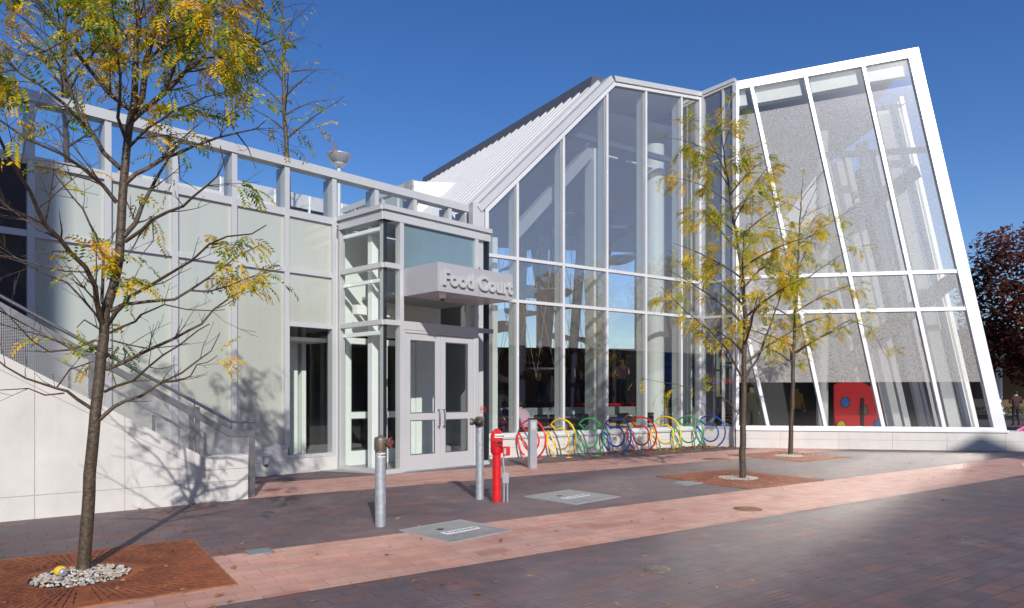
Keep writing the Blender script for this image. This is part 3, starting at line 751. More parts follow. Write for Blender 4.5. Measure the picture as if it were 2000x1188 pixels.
MB().fpoly(FR, tz, -.42, -.3).build('inner_beam', M['charcoal'], lw)
tz = [FR.hit(u, v, -.45) for u, v in ((1598, 452), (1640, 418), (1790, 322), (1800, 345), (1655, 448), (1610, 485))]
MB().fpoly(FR, tz, -.62, -.45).build('shadow_band', M['charcoal'], lw)  # dark bands built to stand in for the diagonal shadows inside the wing
tz = [FR.hit(u, v, -.45) for u, v in ((1640, 712), (1700, 650), (1868, 524), (1872, 556), (1700, 690), (1640, 745))]
MB().fpoly(FR, tz, -.62, -.45).build('shadow_band', M['charcoal'], lw)
# far side wall of the wing
back = (Vector((.2, .98, 0)).normalized())*11
k_ = edge[1]; MB().fpoly(FR, [(eb-.1, .3), (eb+.0, .3), (eb+k_*9.5, 10.0), (eb-.1+k_*9.5, 10.0)], -11, -4.2).build('side_wall', M['greywall'], lw)

# ---------------------------------------------------------------- inside the hall
kc = Vector((K1.x, K1.y, 0))
BL = FM.at(-1.0, 0, -DEP); BR = FR.at(eb, 0, -11.5)
FB = Frame(BL[:2], (BR-BL)[:2]); LB = (BR-BL).length
iw = thing('hall_back_wall', 'dim grey rear wall inside the glass hall with a row of tall windows', 'wall', FB.at(8, 0))
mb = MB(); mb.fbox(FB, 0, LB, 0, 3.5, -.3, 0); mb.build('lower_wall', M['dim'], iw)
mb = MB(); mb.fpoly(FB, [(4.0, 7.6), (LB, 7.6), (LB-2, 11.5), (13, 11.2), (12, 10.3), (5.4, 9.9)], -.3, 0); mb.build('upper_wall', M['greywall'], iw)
mb = MB()
mb.fpoly(FB, [(13.2, 3.5), (LB, 3.5), (LB, 7.6), (13.2, 7.6)], -.29, -.01)
for i in range(12): mb.fbox(FB, i*LB/11-.22, i*LB/11+.22, 3.5, 7.6 if i > 1 else (5.6 if i == 0 else 6.6), -.3, 0)
mb.build('piers', M['greywall'], iw)
fl = MB(); fl.prism([(p.x, p.y, .005) for p in (FM.at(-.95, 0, -.06), FM.at(TE, 0, -.06), FR.at(.1, 0, -.06), FR.at(eb-.05, 0, -.06), BR, BL)], (0, 0, .15)); setting(fl.build('interior_floor', M['floor']))
ce = MB()
A, B_, C_, D_ = FM.at(3.2, 0, -.4), FM.at(TE, 0, -.4), FR.at(.2, 0, -.4), FR.at(5.0, 0, -.8)
ce.add([(A.x, A.y, 9.7), (B_.x, B_.y, 9.9), (C_.x, C_.y, 10.0), (BR.x-4, BR.y-.6, 10.0), ((FM.at(3.2, 0, -DEP)).x, (FM.at(3.2, 0, -DEP)).y, 9.7)], [(0, 1, 2, 3, 4)])
ce.add([(FM.at(-.9, 0, -.5).x, FM.at(-.9, 0, -.5).y, 5.75), (A.x, A.y, 9.7), (FM.at(3.2, 0, -DEP).x, FM.at(3.2, 0, -DEP).y, 9.7), (FM.at(-.9, 0, -DEP).x, FM.at(-.9, 0, -DEP).y, 5.75)], [(0, 1, 2, 3)])
ce.add([(C_.x, C_.y, 10.0), (FR.at(5.0, 0, -.8).x, FR.at(5.0, 0, -.8).y, 10.3), (BR.x-4, BR.y-.6, 10.3)], [(0, 1, 2)])
ce.build('ceiling', M['ceil'], ha)
KR = (FM.at(TE, 0, -DEP)); 
mb = MB(); mb.add([(K1.x, K1.y, 10.9), (K2.x, K2.y, 11.0), tuple(FR.at(0, 11.0, -12)), tuple(FM.at(TE, 10.9, -DEP))], [(0, 1, 2, 3)]); mb.build('roof_infill', M['charcoal'], ha)
# columns just behind the hall glass
def hcol(u0, u1, o, zt, rnd=False, z0=.15):
    ta = FM.hit(u0, 700, o)[0]; tb_ = FM.hit(u1, 700, o)[0]
    if rnd: MB().lathe(FM.at((ta+tb_)/2, z0, o), [((tb_-ta)/2, 0), ((tb_-ta)/2, zt)], 24).build('round_column', M['pale'], ha)
    else: MB().fbox(FM, ta, tb_, z0, zt, o-.4, o).build('column', M['pale'], ha)
hcol(1262, 1292, -1.15, 9.3, True); hcol(1160, 1172, -.45, 8.6); hcol(1173, 1182, -.62, 8.6); hcol(962, 972, -.3, 5.6)
hcol(1335, 1352, -.8, 9.6)
pa, pb = FM.hit(1116, 255, -.35), FM.hit(1363, 329, -.35)
MB().fbox(FM, 1.75, TE-.1, pa[1]-.14, pa[1], -.50, -.35).build('inner_beam', M['charcoal'], ha)
MB().fbox(FM, 3.0, 4.3, pa[1]-.2, pa[1]-.16, -1.0, -.92).build('strip_light', M['white'], ha)
MB().fbox(FM, 4.7, 5.8, pa[1]-.2, pa[1]-.16, -1.0, -.92).build('strip_light', M['white'], ha)
q0, q1 = FM.hit(1012, 437, -.55), FM.hit(1172, 262, -.55)
MB().fpoly(FM, [q0, q1, (q1[0], q1[1]-.42), (q0[0], q0[1]-.42)], -.85, -.55).build('sloping_beam', M['greywall'], ha)  # darker grey puts the shade on this beam into its colour

# counter, chairs, people, play pieces inside
IFZ = .155
FC = Frame(FM.at(0, 0, -1.55)[:2], FM.d[:2])
ct = thing('dining_counter', 'long granite topped counter with pale wood front inside the hall window', 'counter', FC.at(2.4, IFZ))
ca, cb = FC.hit(975, 800)[0], FC.hit(1305, 800)[0]
MB().fbox(FC, ca, cb, IFZ, .90, -.30, -.22).build('front_panel', M['wood'], ct)
MB().fbox(FC, ca-.02, cb+.10, .902, .94, -.45, .12).build('counter_top', M['granite'], ct)
MB().fbox(FC, ca, cb, .942, 1.20, -.40, -.30).build('granite_upstand', M['granite'], ct)
cabn = thing('wooden_cabinet', 'pale wooden cabinet with dark top beside the round column', 'cabinet', FC.at(5.6, IFZ))
wa, wb = FC.hit(1297, 810)[0], FC.hit(1357, 810)[0]
MB().fbox(FC, wa, wb, IFZ, 1.17, -.5, 0).build('body', M['wood'], cabn); MB().fbox(FC, wa-.04, wb+.05, 1.172, 1.20, -.54, .04).build('top', M['black'], cabn)
ch = thing('dining_chair', 'black mesh backed chair at the counter', 'chair', (0, 0, 0), 'chairs along the dining counter', local=True)
MB().box((0, 0, .46), (.46, .44, .04), 0, 0, .012).build('seat', M['black'], ch)
MB().box((0, -.22, .72), (.46, .03, .32), 0, 0, .012).build('backrest', M['black'], ch)
for sx in (-1, 1):
    for sy in (-1, 1): MB().tube([(sx*.2, sy*.19, .45), (sx*.23, sy*.23, 0)], .013, 6).build('leg', M['steel'], ch)
    MB().tube([(sx*.25, -.21, .60), (sx*.26, .10, .66), (sx*.25, .16, .46)], .013, 6).build('armrest', M['black'], ch)
first = True; yaw = math.atan2(FM.d.y, FM.d.x)
ctx = ['', '']
spots = [(985, 'black chair nearest the entrance end of the counter'), (1046, 'empty black chair beside the person in lilac fleece'), (1078, 'black chair under the blue and white paper cup'),
         (1128, 'black chair beside the square white column'), (1206, 'black chair between square and round columns, below the man in pink'), (1254, 'black chair closest to the round white column')]
for u, lab in spots:
    t = FM.hit(u, 800, -1.0)[0]; o = ch if first else copy_tree(ch); first = False
    o.location = FM.at(t, IFZ, -.95); o.rotation_euler = (0, 0, yaw+random.Random(u).uniform(-.2, .2)); o['label'] = lab
cup = thing('paper_cup', 'blue and white paper cup standing on the counter', 'cup', FC.at(0, .94))
t = FC.hit(1120, 800, -.1)[0]
MB().lathe(FC.at(t, .941, -.1), [(.035, 0), (.045, .13)], 16).build('cup', M['bluepole'], cup)
MB().lathe(FC.at(t, 1.072, -.1), [(.048, 0), (.048, .02), (.04, .03)], 16).build('lid', M['white'], cup)
MB().lathe(FC.at(t, 1.0, -.1), [(.0408, 0), (.0455, .06)], 16).build('sleeve', M['white'], cup)

# climbing sculpture
cs = thing('climbing_sculpture', 'dark climbing sculpture of curved plates, leaning poles and netting inside the hall', 'climbing frame', FM.at(3.5, IFZ, -6))
rg = random.Random(5)
base_c = FM.at(4.1, IFZ, -5.6)
for i in range(6):
    p0 = base_c+Vector((rg.uniform(-2.6, 2.6), rg.uniform(-2, 2), 0)); p1 = p0+Vector((rg.uniform(-1.0, 1.0), rg.uniform(-.6, .6), 8.0))
    MB().tube([p0, p1], .16, 12).build('leaning_pole', M['navy'], cs)
for i in range(16):
    c = base_c+Vector((rg.uniform(-3.0, 3.0), rg.uniform(-2, 2), 2.2+i*.36)); bm = bmesh.new()
    bmesh.ops.create_circle(bm, cap_ends=True, radius=rg.uniform(.5, .95), segments=22)
    r = bmesh.ops.extrude_face_region(bm, geom=bm.faces[:])
    for v in [x for x in r['geom'] if isinstance(x, bmesh.types.BMVert)]: v.co.z += .04
    for v in bm.verts: v.co.x *= 1.5; v.co.z += .35*(v.co.x*v.co.x)*rg.choice((.3, .5))
    mb = MB(); mb.from_bm(bm, c, Matrix.Rotation(rg.uniform(0, 6.28), 3, 'Z') @ Matrix.Rotation(rg.uniform(-.25, .25), 3, 'X')); mb.build('curved_plate', M['charcoal'], cs)
nt_ = MB()
for i in range(26):
    a = i/26*6.283; p = base_c+Vector((2.9*math.cos(a), 2.0*math.sin(a), 2.0)); q = base_c+Vector((2.0*math.cos(a+.5), 1.4*math.sin(a+.5), 8.0)); nt_.tube([p, q], .008, 4)
    q = base_c+Vector((2.0*math.cos(a-.5), 1.4*math.sin(a-.5), 8.0)); nt_.tube([p, q], .008, 4)
nt_.build('netting', M['steel'], cs)
bp = thing('blue_tube', 'slanting bright blue tube rising behind the wooden cabinet', 'pole', FM.at(5.2, IFZ, -2.4))
a = P(1310, 792, 23.3); b = P(1303, 660, 23.6); a.z = IFZ
MB().tube([a, b], .15, 16).build('tube', M['bluepole'], bp); MB().lathe((a.x, a.y, IFZ), [(.24, 0), (.24, .03), (.16, .05)], 16).build('foot_flange', M['bluepole'], bp)
pf = thing('play_platform', 'low red padded play platform behind the counter', 'platform', P(1215, 800, 27))
p = P(1215, 790, 27.0)
MB().box((p.x, p.y+.6, .15+.50), (4.2, 1.8, 1.0), yaw, 0, .05).build('base', M['charcoal'], pf); MB().box((p.x, p.y+.6, 1.195), (4.2, 1.8, .07), yaw, 0, .03).build('pad', M['playred'], pf)
# red play wall with round holes, inside wing
FP = Frame(FR.at(3.0, 0, -1.6)[:2], FR.d[:2])
pw = thing('red_play_wall', 'glossy red play wall with round coloured portholes inside the leaning wing', 'play wall', FP.at(0, IFZ))
out = [FP.hit(u, v) for u, v in ((1629, 838), (1629, 752), (1640, 747), (1660, 745.5), (1685, 747), (1703, 757), (1712, 775), (1716, 800), (1716, 838))]
out = [(t, max(z, IFZ)) for t, z in out]
MB().fpoly(FP, out, -.12, 0).build('panel', M['playred'], pw)
for u, v, ru, mt_ in ((1651, 786, 8, M['bluepole']), (1686, 802, 8, M['bronze']), (1643, 832, 8, M['rack_yellow']), (1713, 828, 6, M['bluepole'])):
    t, z = FP.hit(u, v); r = ru*FP.at(t, 0).y/FPX; f = MB(); pts = [FP.at(t+r*math.cos(i*.3142)*1.0, z+1.3*r*math.sin(i*.3142), .004) for i in range(20)]
    f.tube(pts, .012, 6, closed=True); pr = f.build('porthole_ring', M['black'], pw)
    f = MB(); f.prism([FP.at(t+r*.93*math.cos(i*.3142), z+1.3*r*.93*math.sin(i*.3142), .002) for i in range(20)], FP.n*.006); f.build('porthole', mt_, pr)
t, z = FP.hit(1684, 790); MB().fbox(FP, t-.04, t+.04, IFZ, 1.48, .01, .05).build('strap', M['black'], pw)
# lit sign
ns = thing('neon_sign', 'small red and blue neon lettering on dark wall deep inside', 'sign', P(1402, 744, 26))
Mx = basis(P(1384, 749, 26), (1, .08, 0), (0, 0, 1)); mb = MB()
text_into(mb, 'COMMONS', .30, Mx, 0, .01, .006); mb.build('lettering', M['neon_red'], ns)
p = P(1400, 745, 25.98); mb = MB().lathe((0, 0, 0), [(.10, 0), (.10, .02)], 16); mb.v = [tuple(Vector((p.x, p.y, p.z))+Vector((v[0], -v[2], v[1]))) for v in mb.v]; mb.build('blue_dot', M['neon_blue'], ns)
MB().box((P(1405, 744, 26.3)), (2.4, .12, .7)).build('backing_board', M['black'], ns)

# ---------------------------------------------------------------- roofs and terrace beyond
FQ = Frame((-10.3, 24.0), (.713, .7)); zq = 9.25
rs = thing('rooftop_screen', 'long pale metal screen building with louvred band beyond the glass parapet', 'building', FQ.at(3, 5.18))
MB().fbox(FQ, 0, 6.2, 5.15, 8.32, -2.4, 0).build('wall', M['white'], rs)
MB().fbox(FQ, 0, 6.2, 8.72, zq, -2.5, .05).build('parapet_panel', M['alu'], rs)
lv = MB(); lv.fbox(FQ, .0, 6.2, 8.321, 8.718, -2.4, -.2, 0)
for i in range(5): lv.fbox(FQ, .55, 6.2, 8.36+i*.07, 8.375+i*.07, -.19, -.02)
lv.build('louvres', M['charcoal'], rs)
for t in (.0, .5, 2.0, 3.4, 4.8, 6.12): MB().fbox(FQ, t, t+.06, 8.3, zq-.02, -.05, .055).build('panel_joint', M['white'], rs)
FW = Frame((-3.15, 22.0), (-.68, .73)); FW.n = Vector((-.73, -.68, 0)).normalized()
gw = thing('rooftop_lantern', 'glazed rooftop box with grey cladding rising from the ribbed roof', 'building', FW.at(1, 6))
MB().fbox(FW, 0, 4.6, 8.30, 8.50, -.5, .06).build('roof_edge', M['alu'], gw)
for i, t in enumerate((.02, .9, 1.8, 2.7, 3.6, 4.4)): MB().fbox(FW, t, t+.10, 5.15, 8.30, -.12, .05).build('mullion', M['alu'], gw)
MB().fbox(FW, 0.1, 4.5, 6.9, 7.0, -.1, .03).build('rail', M['alu'], gw)
for i, t in enumerate((.1, 1.0, 1.9, 2.8, 3.7)): pane(FW, [(t, 5.2), (t+.8, 5.2), (t+.8, 8.3), (t, 8.3)], M['frosted'], gw, 'frosted_panel')
FX = Frame((-3.15, 22.0), (.93, .12))
MB().fbox(FX, 0.0, 1.9, 5.5, 8.46, -2.5, 0).build('cladding_box', M['alu'], gw)
MB().fbox(FX, -.32, -.01, 5.3, 8.45, -.9, -.02).build('blue_grey_return', M['charcoal'], gw)
al = thing('fire_alarm', 'small red fire alarm strobe on grey rooftop wall', 'alarm', P(811, 397, 21.8))
MB().box(P(811, 396, 21.75), (.16, .12, .17), 0, 0, .02).build('horn', M['redpaint'], al); MB().box(P(804, 393, 21.7), (.06, .06, .07), 0, 0, .01).build('strobe', M['white'], al)
pl = thing('terrace_planter', 'low limestone planter on the terrace behind the glass parapet', 'planter', FL.at(1, 5.18, -5))
MB().fbox(FL, -2.6, 1.6, 5.18, 7.05, -7.2, -5.6).build('planter_wall', M['stone'], pl); MB().fbox(FL, -2.5, 1.5, 7.052, 7.06, -7.1, -5.7).build('soil', M['pit'], pl)
lp = thing('terrace_lamp', 'silver post lamp with wide upturned bowl head on the terrace', 'lamp', P(662, 500, 22.0))
b = P(662, 330, 22.0); b0 = Vector((b.x, b.y, 5.18))
MB().tube([b0, b], .065, 12).build('pole', M['alu'], lp)
MB().lathe(b+Vector((0, 0, .12)), [(.10, 0), (.27, .08), (.39, .30), (.40, .33), (.36, .33), (.24, .12)], 28).build('lamp_bowl', M['alu_grey'], lp)
MB().lathe(b+Vector((0, 0, .06)), [(.0, .0), (.16, .03), (.22, .10)], 20).build('lens', M['pale'], lp)
for i in range(3):
    a = i*2.094+.4; MB().tube([b, b+Vector((.32*math.cos(a), .32*math.sin(a), .36))], .014, 6).build('strut', M['alu'], lp)
# ---------------------------------------------------------------- street furniture
def bollard(name, label, u, v, top_v, wpx):
    g = G(u, v); h = EYE-(top_v-HV)/FPX*g.y; r = wpx*g.y/FPX/2
    t = thing(name, label, 'standpipe', g); return t, g, h, r
t, g, h, r = bollard('standpipe', 'tall galvanised standpipe with side outlet with red ring, nearest the camera', 743, 1028, 853, 21)
MB().lathe(g, [(r, -.05), (r, h-.16)], 24).build('pipe', M['galv'], t)
MB().lathe(g+Vector((0, 0, h-.19)), [(r*1.02, 0), (r*1.02, .03)], 24).build('rust_band', M['grate'] if False else M['bronze'], t)
MB().lathe(g+Vector((0, 0, h-.16)), [(r*1.10, 0), (r*1.16, .01), (r*1.16, .12), (r*1.06, .15), (r*.4, .165), (r*.38, .18), (0, .182)], 24).build('bronze_cap', M['bronze'], t)
o = g+Vector((0, 0, h-.075)); dx = Vector((.92, -.15, 0)).normalized()
MB().tube([o+dx*r*.8, o+dx*(r+.02), o+dx*(r+.022), o+dx*(r+.06)], [.042, .042, .052, .055], 18).build('side_outlet', M['bronze'], t)
rgm = MB(); sy = dx.cross(Vector((0, 0, 1)))
for i in range(5): a_ = i*1.2566+.5; q_ = [o+dx*(r+.066)+(sy*math.cos(a_+j*.22)+Vector((0, 0, 1))*math.sin(a_+j*.22))*.064 for j in range(-1, 3)]; rgm.tube(q_, .007, 6)
rgm.build('red_ring', M['redpaint'], t)
MB().tube([o+dx*(r+.061), o+dx*(r+.064)], .048, 14).build('outlet_dark_inside', M['charcoal'], t)  # dark disc stands in for the shaded inside of the open outlet
# curved label
def wrap_label(g, r, z0, z1, a0, a1, txt, par, size):
    mb = MB(); n = 14; vs = []
    for i in range(n+1):
        a = a0+(a1-a0)*i/n
        for z in (z0, z1): vs.append(g+Vector((r*math.cos(a), r*math.sin(a), z)))
    mb.add(vs, [(2*i, 2*i+2, 2*i+3, 2*i+1) for i in range(n)])
    lb = mb.build('label', M['label_white'], par)
    tx = MB(); text_into(tx, txt, size, Matrix.Identity(4), 0, .0004, .002); w = max(v[0] for v in tx.v)
    nv = []
    for x, y, z in tx.v:
        a = a0+.08+x/r; nv.append(tuple(g+Vector(((r+.001+z)*math.cos(a), (r+.001+z)*math.sin(a), z0+(z1-z0)*.28+y))))
    tx.v = nv; tx.build('label_text', M['ink'], lb)
wrap_label(g, r*1.012, h-.245, h-.195, R(-105), R(-10), 'Cummins', t, .045)
t, g, h, r = bollard('standpipe', 'taller galvanised standpipe with open bronze elbow, beside the red post', 937, 975, 815, 15.6)
MB().lathe(g, [(r, -.05), (r, h-.13)], 24).build('pipe', M['galv'], t)
c = g+Vector((0, 0, h-.07))
MB().lathe(g+Vector((0, 0, h-.14)), [(r*1.1, 0), (r*1.15, .02), (r*1.1, .14), (r*.5, .15), (0, .15)], 20).build('bronze_elbow', M['bronze'], t)
f = Vector((-.08, -1, .0)).normalized()
mb = MB(); mb.tube([c+f*.0, c+f*.095, c+f*.10, c+f*.10, c+f*.06], [.062, .062, .07, .045, .045], 20, caps=False); mb.tube([c+f*.055, c+f*.06], .046, 20, 1); mb.build('open_outlet', [M['bronze'], M['black']], t)
l = Vector((-1, .05, 0)).normalized(); MB().tube([c, c+l*.10, c+l*.10, c+l*.15], [.045, .045, .055, .05], 16).build('side_stub', M['bronze'], t)
# red post
g = G(970, 980); h = 1.08
t = thing('indicator_post', 'red painted sprinkler valve post with grey conduit box strapped to it', 'valve post', g)
MB().lathe(g, [(.064, -.05), (.064, .75)], 20).build('lower_pipe', M['redpaint'], t)
MB().lathe(g, [(.068, .70), (.092, .74), (.092, .98), (.072, 1.03), (.05, 1.06), (.03, 1.07), (.03, 1.085), (0, 1.085)], 20).build('upper_head', M['redpaint'], t)
MB().box(g+Vector((.0, -.02, .97)), (.16, .16, .19), .0, 0, .025).build('head_casting', M['redpaint'], t)
MB().box(g+Vector((.045, -.095, .88)), (.10, .05, .09), 0, 0, .008).build('window_frame', M['redpaint'], t)
MB().box(g+Vector((.05, -.12, .88)), (.07, .01, .05)).build('indicator_window', M['black'], t)
MB().box(g+Vector((.145, -.03, .755)), (.11, .10, .13), 0, 0, .008).build('tamper_switch', M['redpaint'], t)
MB().box(g+Vector((.125, -.085, .755)), (.035, .01, .09)).build('switch_label', M['alu_grey'], t)
MB().tube([g+Vector((-.06, -.02, .68)), g+Vector((-.11, -.03, .68)), g+Vector((-.11, -.03, .60))], .012, 8).build('padlock_hasp', M['steel'], t)
cx = g+Vector((.11, -.06, 0))
MB().tube([cx+Vector((0, .01, .70)), cx+Vector((-.015, 0, .62)), cx+Vector((.0, 0, .5)), cx+Vector((.01, 0, .40))], .016, 8).build('flexible_conduit', M['alu_grey'], t)
MB().box(cx+Vector((.025, 0, .36)), (.095, .06, .16), 0, 0, .008).build('junction_box', M['alu_grey'], t)
for dx in (0, .05): MB().tube([cx+Vector((dx, 0, .29)), cx+Vector((dx, 0, -.03))], .013, 8).build('conduit', M['alu_grey'], t)
mb = MB(); mb.box(g+Vector((.035, -.104, .985)), (.12, .004, .055)); lb = mb.build('label', M['label_white'], t)
tx = MB(); text_into(tx, 'Cummins', .038, basis(g+Vector((-.018, -.1065, .972)), (1, 0, 0), (0, 0, 1)), 0, .0004, .0015, spacing=.85); tx.build('label_text', M['ink'], lb)
# grey push button bollard
g = G(1040, 915); t = thing('push_button_post', 'square brushed grey metal post with dark cap in front of the red bike rack', 'post', g)
MB().box(g+Vector((0, 0, .52)), (.165, .13, 1.06), R(24), 0, .006).build('post', M['alu_grey'], t)
MB().box(g+Vector((0, 0, 1.066)), (.175, .14, .03), R(24), 0, .006).build('cap', M['black'], t)
Mz = Matrix.Rotation(R(24), 3, 'Z')
MB().box(g+Mz@Vector((-.01, -.068, .92)), (.11, .01, .16), R(24), 0, .002).build('button_plate', M['alu'], t)
# bike racks
def arc(cx, cz, r, a0, a1, n): return [Vector((cx+r*math.cos(R(a0+(a1-a0)*i/n)), 0, cz+r*math.sin(R(a0+(a1-a0)*i/n)))) for i in range(n+1)]
ro, ri = .475, .265
path = arc(0, .49, ro, 240, 161, 14)+arc(-.01, .46, ri, 186, 486, 40)+arc(0, .49, ro, 136, -60, 34)
rk_lab = ['red curled bike rack half hidden by the grey post', 'yellow curled bike rack between the half hidden red rack and a green one', 'green curled bike rack between the nearer yellow and blue racks', 'blue curled bike rack between a green and a red rack, fourth from the entrance',
          'red curled bike rack in the middle of the row with blue on its left', 'yellow curled bike rack between the farther red and green racks', 'green curled bike rack second from the far end of the row', 'blue curled bike rack at the far corner end of the row']
rcol = ['rack_red', 'rack_yellow', 'rack_green', 'rack_blue']*2
me_cache = {}
ang = math.atan2(-.70, .72)
for i in range(8):
    p = Vector((.475, 16.88, 0))+Vector((.775, .489, 0))*i
    t = thing('bike_rack', rk_lab[i], 'bike rack', (0, 0, 0), 'curled bike racks along the hall', local=True)
    MB().tube(path, .023, 10).build('curled_tube', M[rcol[i]], t)
    for sx in (-1, 1):
        mb = MB(); mb.lathe((sx*.24, 0, .002), [(.075, 0), (.075, .010)], 18)
        for k in range(4): mb.lathe((sx*.24+.05*math.cos(k*1.57+.78), .05*math.sin(k*1.57+.78), .012), [(.01, 0), (.01, .008), (0, .009)], 8)
        mb.build('base_plate', M[rcol[i]], t)
    t.location = p; t.rotation_euler = (0, 0, ang)

# hatches
def hatch(c, w, l, rz, label):
    t = thing('utility_hatch', label, 'hatch cover', (c[0], c[1], 0), local=True)
    MB().box((0, 0, .006), (w, l, .008)).build('chequer_plate', M['plate'], t)
    fr = MB()
    for s in (-1, 1):
        fr.box((s*(w/2+.012), 0, .006), (.022, l+.05, .012)); fr.box((0, s*(l/2+.012), .006), (w, .022, .0118))
    fr.build('frame', M['alu_grey'], t)
    lab = MB().box((.02, -.06, .0125), (w*.56, .125, .004)); lb = lab.build('label', M['label_white'], t)
    tx = MB(); text_into(tx, 'Cummins', .112, basis((.02-w*.56/2+.025, -.098, .0155), (1, 0, 0), (0, 1, 0)), 0, .0005, .002, spacing=1.0)
    wd = max(v[0] for v in tx.v)-min(v[0] for v in tx.v); x0 = min(v[0] for v in tx.v); k = (w*.56-.06)/wd
    tx.v = [(x0+(v[0]-x0)*k, v[1], v[2]) for v in tx.v]
    tx.build('label_text', M['ink'], lb)
    MB().lathe((-.10, .17, .0105), [(.05, 0), (.05, .003), (.0, .004)], 14).build('lifting_ring', M['black'], t)
    t.rotation_euler = (0, 0, rz)
hatch((-.655, 7.985), .90, .90, R(45), 'grey chequer plate hatch with white name label, the nearer one in the pink band')
hatch((.93, 10.61), 1.02, 1.02, R(44), 'pale chequer plate hatch with white name label in dark paving beside the red post')
def rect_cover(pts, label, mat):
    c = sum((G(*p) for p in pts), Vector((0, 0, 0)))/4
    t = thing('valve_cover', label, 'cover', c)
    mb = MB(); mb.prism([G(*p)+Vector((0, 0, .005)) for p in pts], (0, 0, .006)); mb.build('lid', M[mat], t)
    mb = MB(); q = [G(*p)+Vector((0, 0, .005)) for p in pts]; mb.tube([c+(x-c)*1.06 for x in q], .006, 4, closed=True); mb.build('frame', M['alu_grey'], t)
rect_cover([(477, 1077.5), (488, 1086), (536, 1080.5), (524, 1071.5)], 'small square grey green cover between the left grate and the hatch', 'covergrey')
rect_cover([(1318, 944), (1341, 949), (1372, 944), (1350, 939)], 'faint grey green cover in dark paving left of middle grate', 'covergrey')
def round_cover(u, v, r, label, mat):
    g = G(u, v); t = thing('manhole_cover', label, 'manhole cover', g)
    MB().lathe(g+Vector((0, 0, .004)), [(r*.9, 0), (r*.9, .006), (r*.55, .009), (0, .009)], 28).build('lid', M[mat], t)
    MB().lathe(g+Vector((0, 0, .002)), [(r*1.04, 0), (r*1.04, .009), (r*.93, .009), (r*.93, .003)], 28).build('rim', M['bronze'], t)
    mb = MB()
    for k in range(6): mb.box(g+Vector((r*.6*math.cos(k*1.047), r*.6*math.sin(k*1.047), .0125)), (r*.3, r*.08, .004), k*1.047)
    mb.build('raised_bars', M[mat], t)
M['rust'] = basic('rusty_lid', (.30, .115, .05), .8, var=.35, scale=14)
round_cover(1284, 1113, .133, 'small round bronze cover in the dark paving nearest the camera', 'bronze')
round_cover(1460, 995, .19, 'rusty round cover in the pink paving band', 'rust')
round_cover(1400, 897.6, .33, 'wide rusty round cover by the far bike racks', 'rust')

# ---------------------------------------------------------------- grates
def grate(c, label, seed, hole=.42, ecc=(0, 0), half=1.05):
    t = thing('tree_grate', label, 'tree grate', (c[0], c[1], 0), local=True)
    mb = MB(); n = 48; vs = []
    for z in (.008, .016):
        for i in range(n):
            a = 2*math.pi*i/n; vs.append((ecc[0]+hole*math.cos(a), ecc[1]+hole*math.sin(a), z))
        for i in range(n):
            a = 2*math.pi*i/n; k = half/max(abs(math.cos(a)), abs(math.sin(a))); vs.append((k*math.cos(a), k*math.sin(a), z))
    fs = []
    for i in range(n):
        j = (i+1) % n
        fs.append((2*n+i, 3*n+i, 3*n+j, 2*n+j)); fs.append((i, 2*n+i, 2*n+j, j)); fs.append((n+j, 3*n+j, 3*n+i, n+i))
    mb.add(vs, fs); mb.build('cast_plate', M['grate'], t)
    fr = MB()
    for s in (-1, 1): fr.box((s*(half+.014), 0, .007), (.02, 2*half+.05, .02)); fr.box((0, s*(half+.014), .007), (2*half+.008, .02, .0195))
    fr.build('frame', M['rust'], t)
    pit = MB(); pit.box((0, 0, .004), (2*half, 2*half, .004)); pit.build('soil_bed', M['pit'], t)
    rz = math.atan2(D.y, D.x); t.rotation_euler = (0, 0, rz)
    # gravel
    rg = random.Random(seed); mb = MB()
    for i in range(640):
        a, r_ = rg.uniform(0, 6.283), hole*math.sqrt(rg.random())*.97; s = rg.uniform(.008, .019)
        bm = bmesh.new(); bmesh.ops.create_icosphere(bm, subdivisions=1, radius=s)
        for v in bm.verts: v.co *= rg.uniform(.75, 1.25); v.co.z *= .65
        p = Matrix.Rotation(rz, 3, 'Z')@Vector((ecc[0]+r_*math.cos(a), ecc[1]+r_*math.sin(a), 0))
        mb.from_bm(bm, (c[0]+p.x, c[1]+p.y, .010+rg.uniform(0, .014)+.012*(1-r_/hole)), None, rg.choice((0, 0, 0, 1, 2, 3)))
    gv = setting(mb.build('gravel', [M['gr0'], M['gr1'], M['gr2'], M['gr3']]), 'stuff'); gv['label'] = label.replace('tree grate', 'gravel ring').replace('rusted square', 'pale stone')
M['gr0'] = basic('pale_gravel', (.50, .45, .38), .8, var=.2, scale=30); M['gr1'] = basic('grey_gravel', (.28, .28, .28), .8, var=.2, scale=30)
M['gr2'] = basic('tan_gravel', (.42, .26, .14), .8, var=.2, scale=30); M['gr3'] = basic('white_gravel', (.60, .57, .52), .8, var=.1, scale=30)
grate((-3.78, 5.99), 'rusted square tree grate around nearest tree at lower left', 1, .385, (.0, -.03))
grate((4.28, 12.92), 'rusted square tree grate around the middle tree by the pink band', 2, .36)
grate((7.12, 17.55), 'rusted square tree grate around the farthest plaza tree', 3, .34)
# yellow object on the gravel
g = G(118, 1123, .03); t = thing('spot_light', 'small yellow ground fixture with grey cap lying on gravel by nearest trunk', 'fixture', g)
MB().ball(g+Vector((0, 0, .035)), .048, 0, 14, (1.15, 1, .9)).build('yellow_body', M['yellow'], t)
d_ = Vector((.8, -.5, -.15)).normalized(); MB().tube([g+Vector((0, 0, .035))+d_*.03, g+Vector((0, 0, .035))+d_*.065, g+Vector((0, 0, .035))+d_*.07], [.034, .034, .022], 14).build('grey_cap', M['alu_grey'], t)

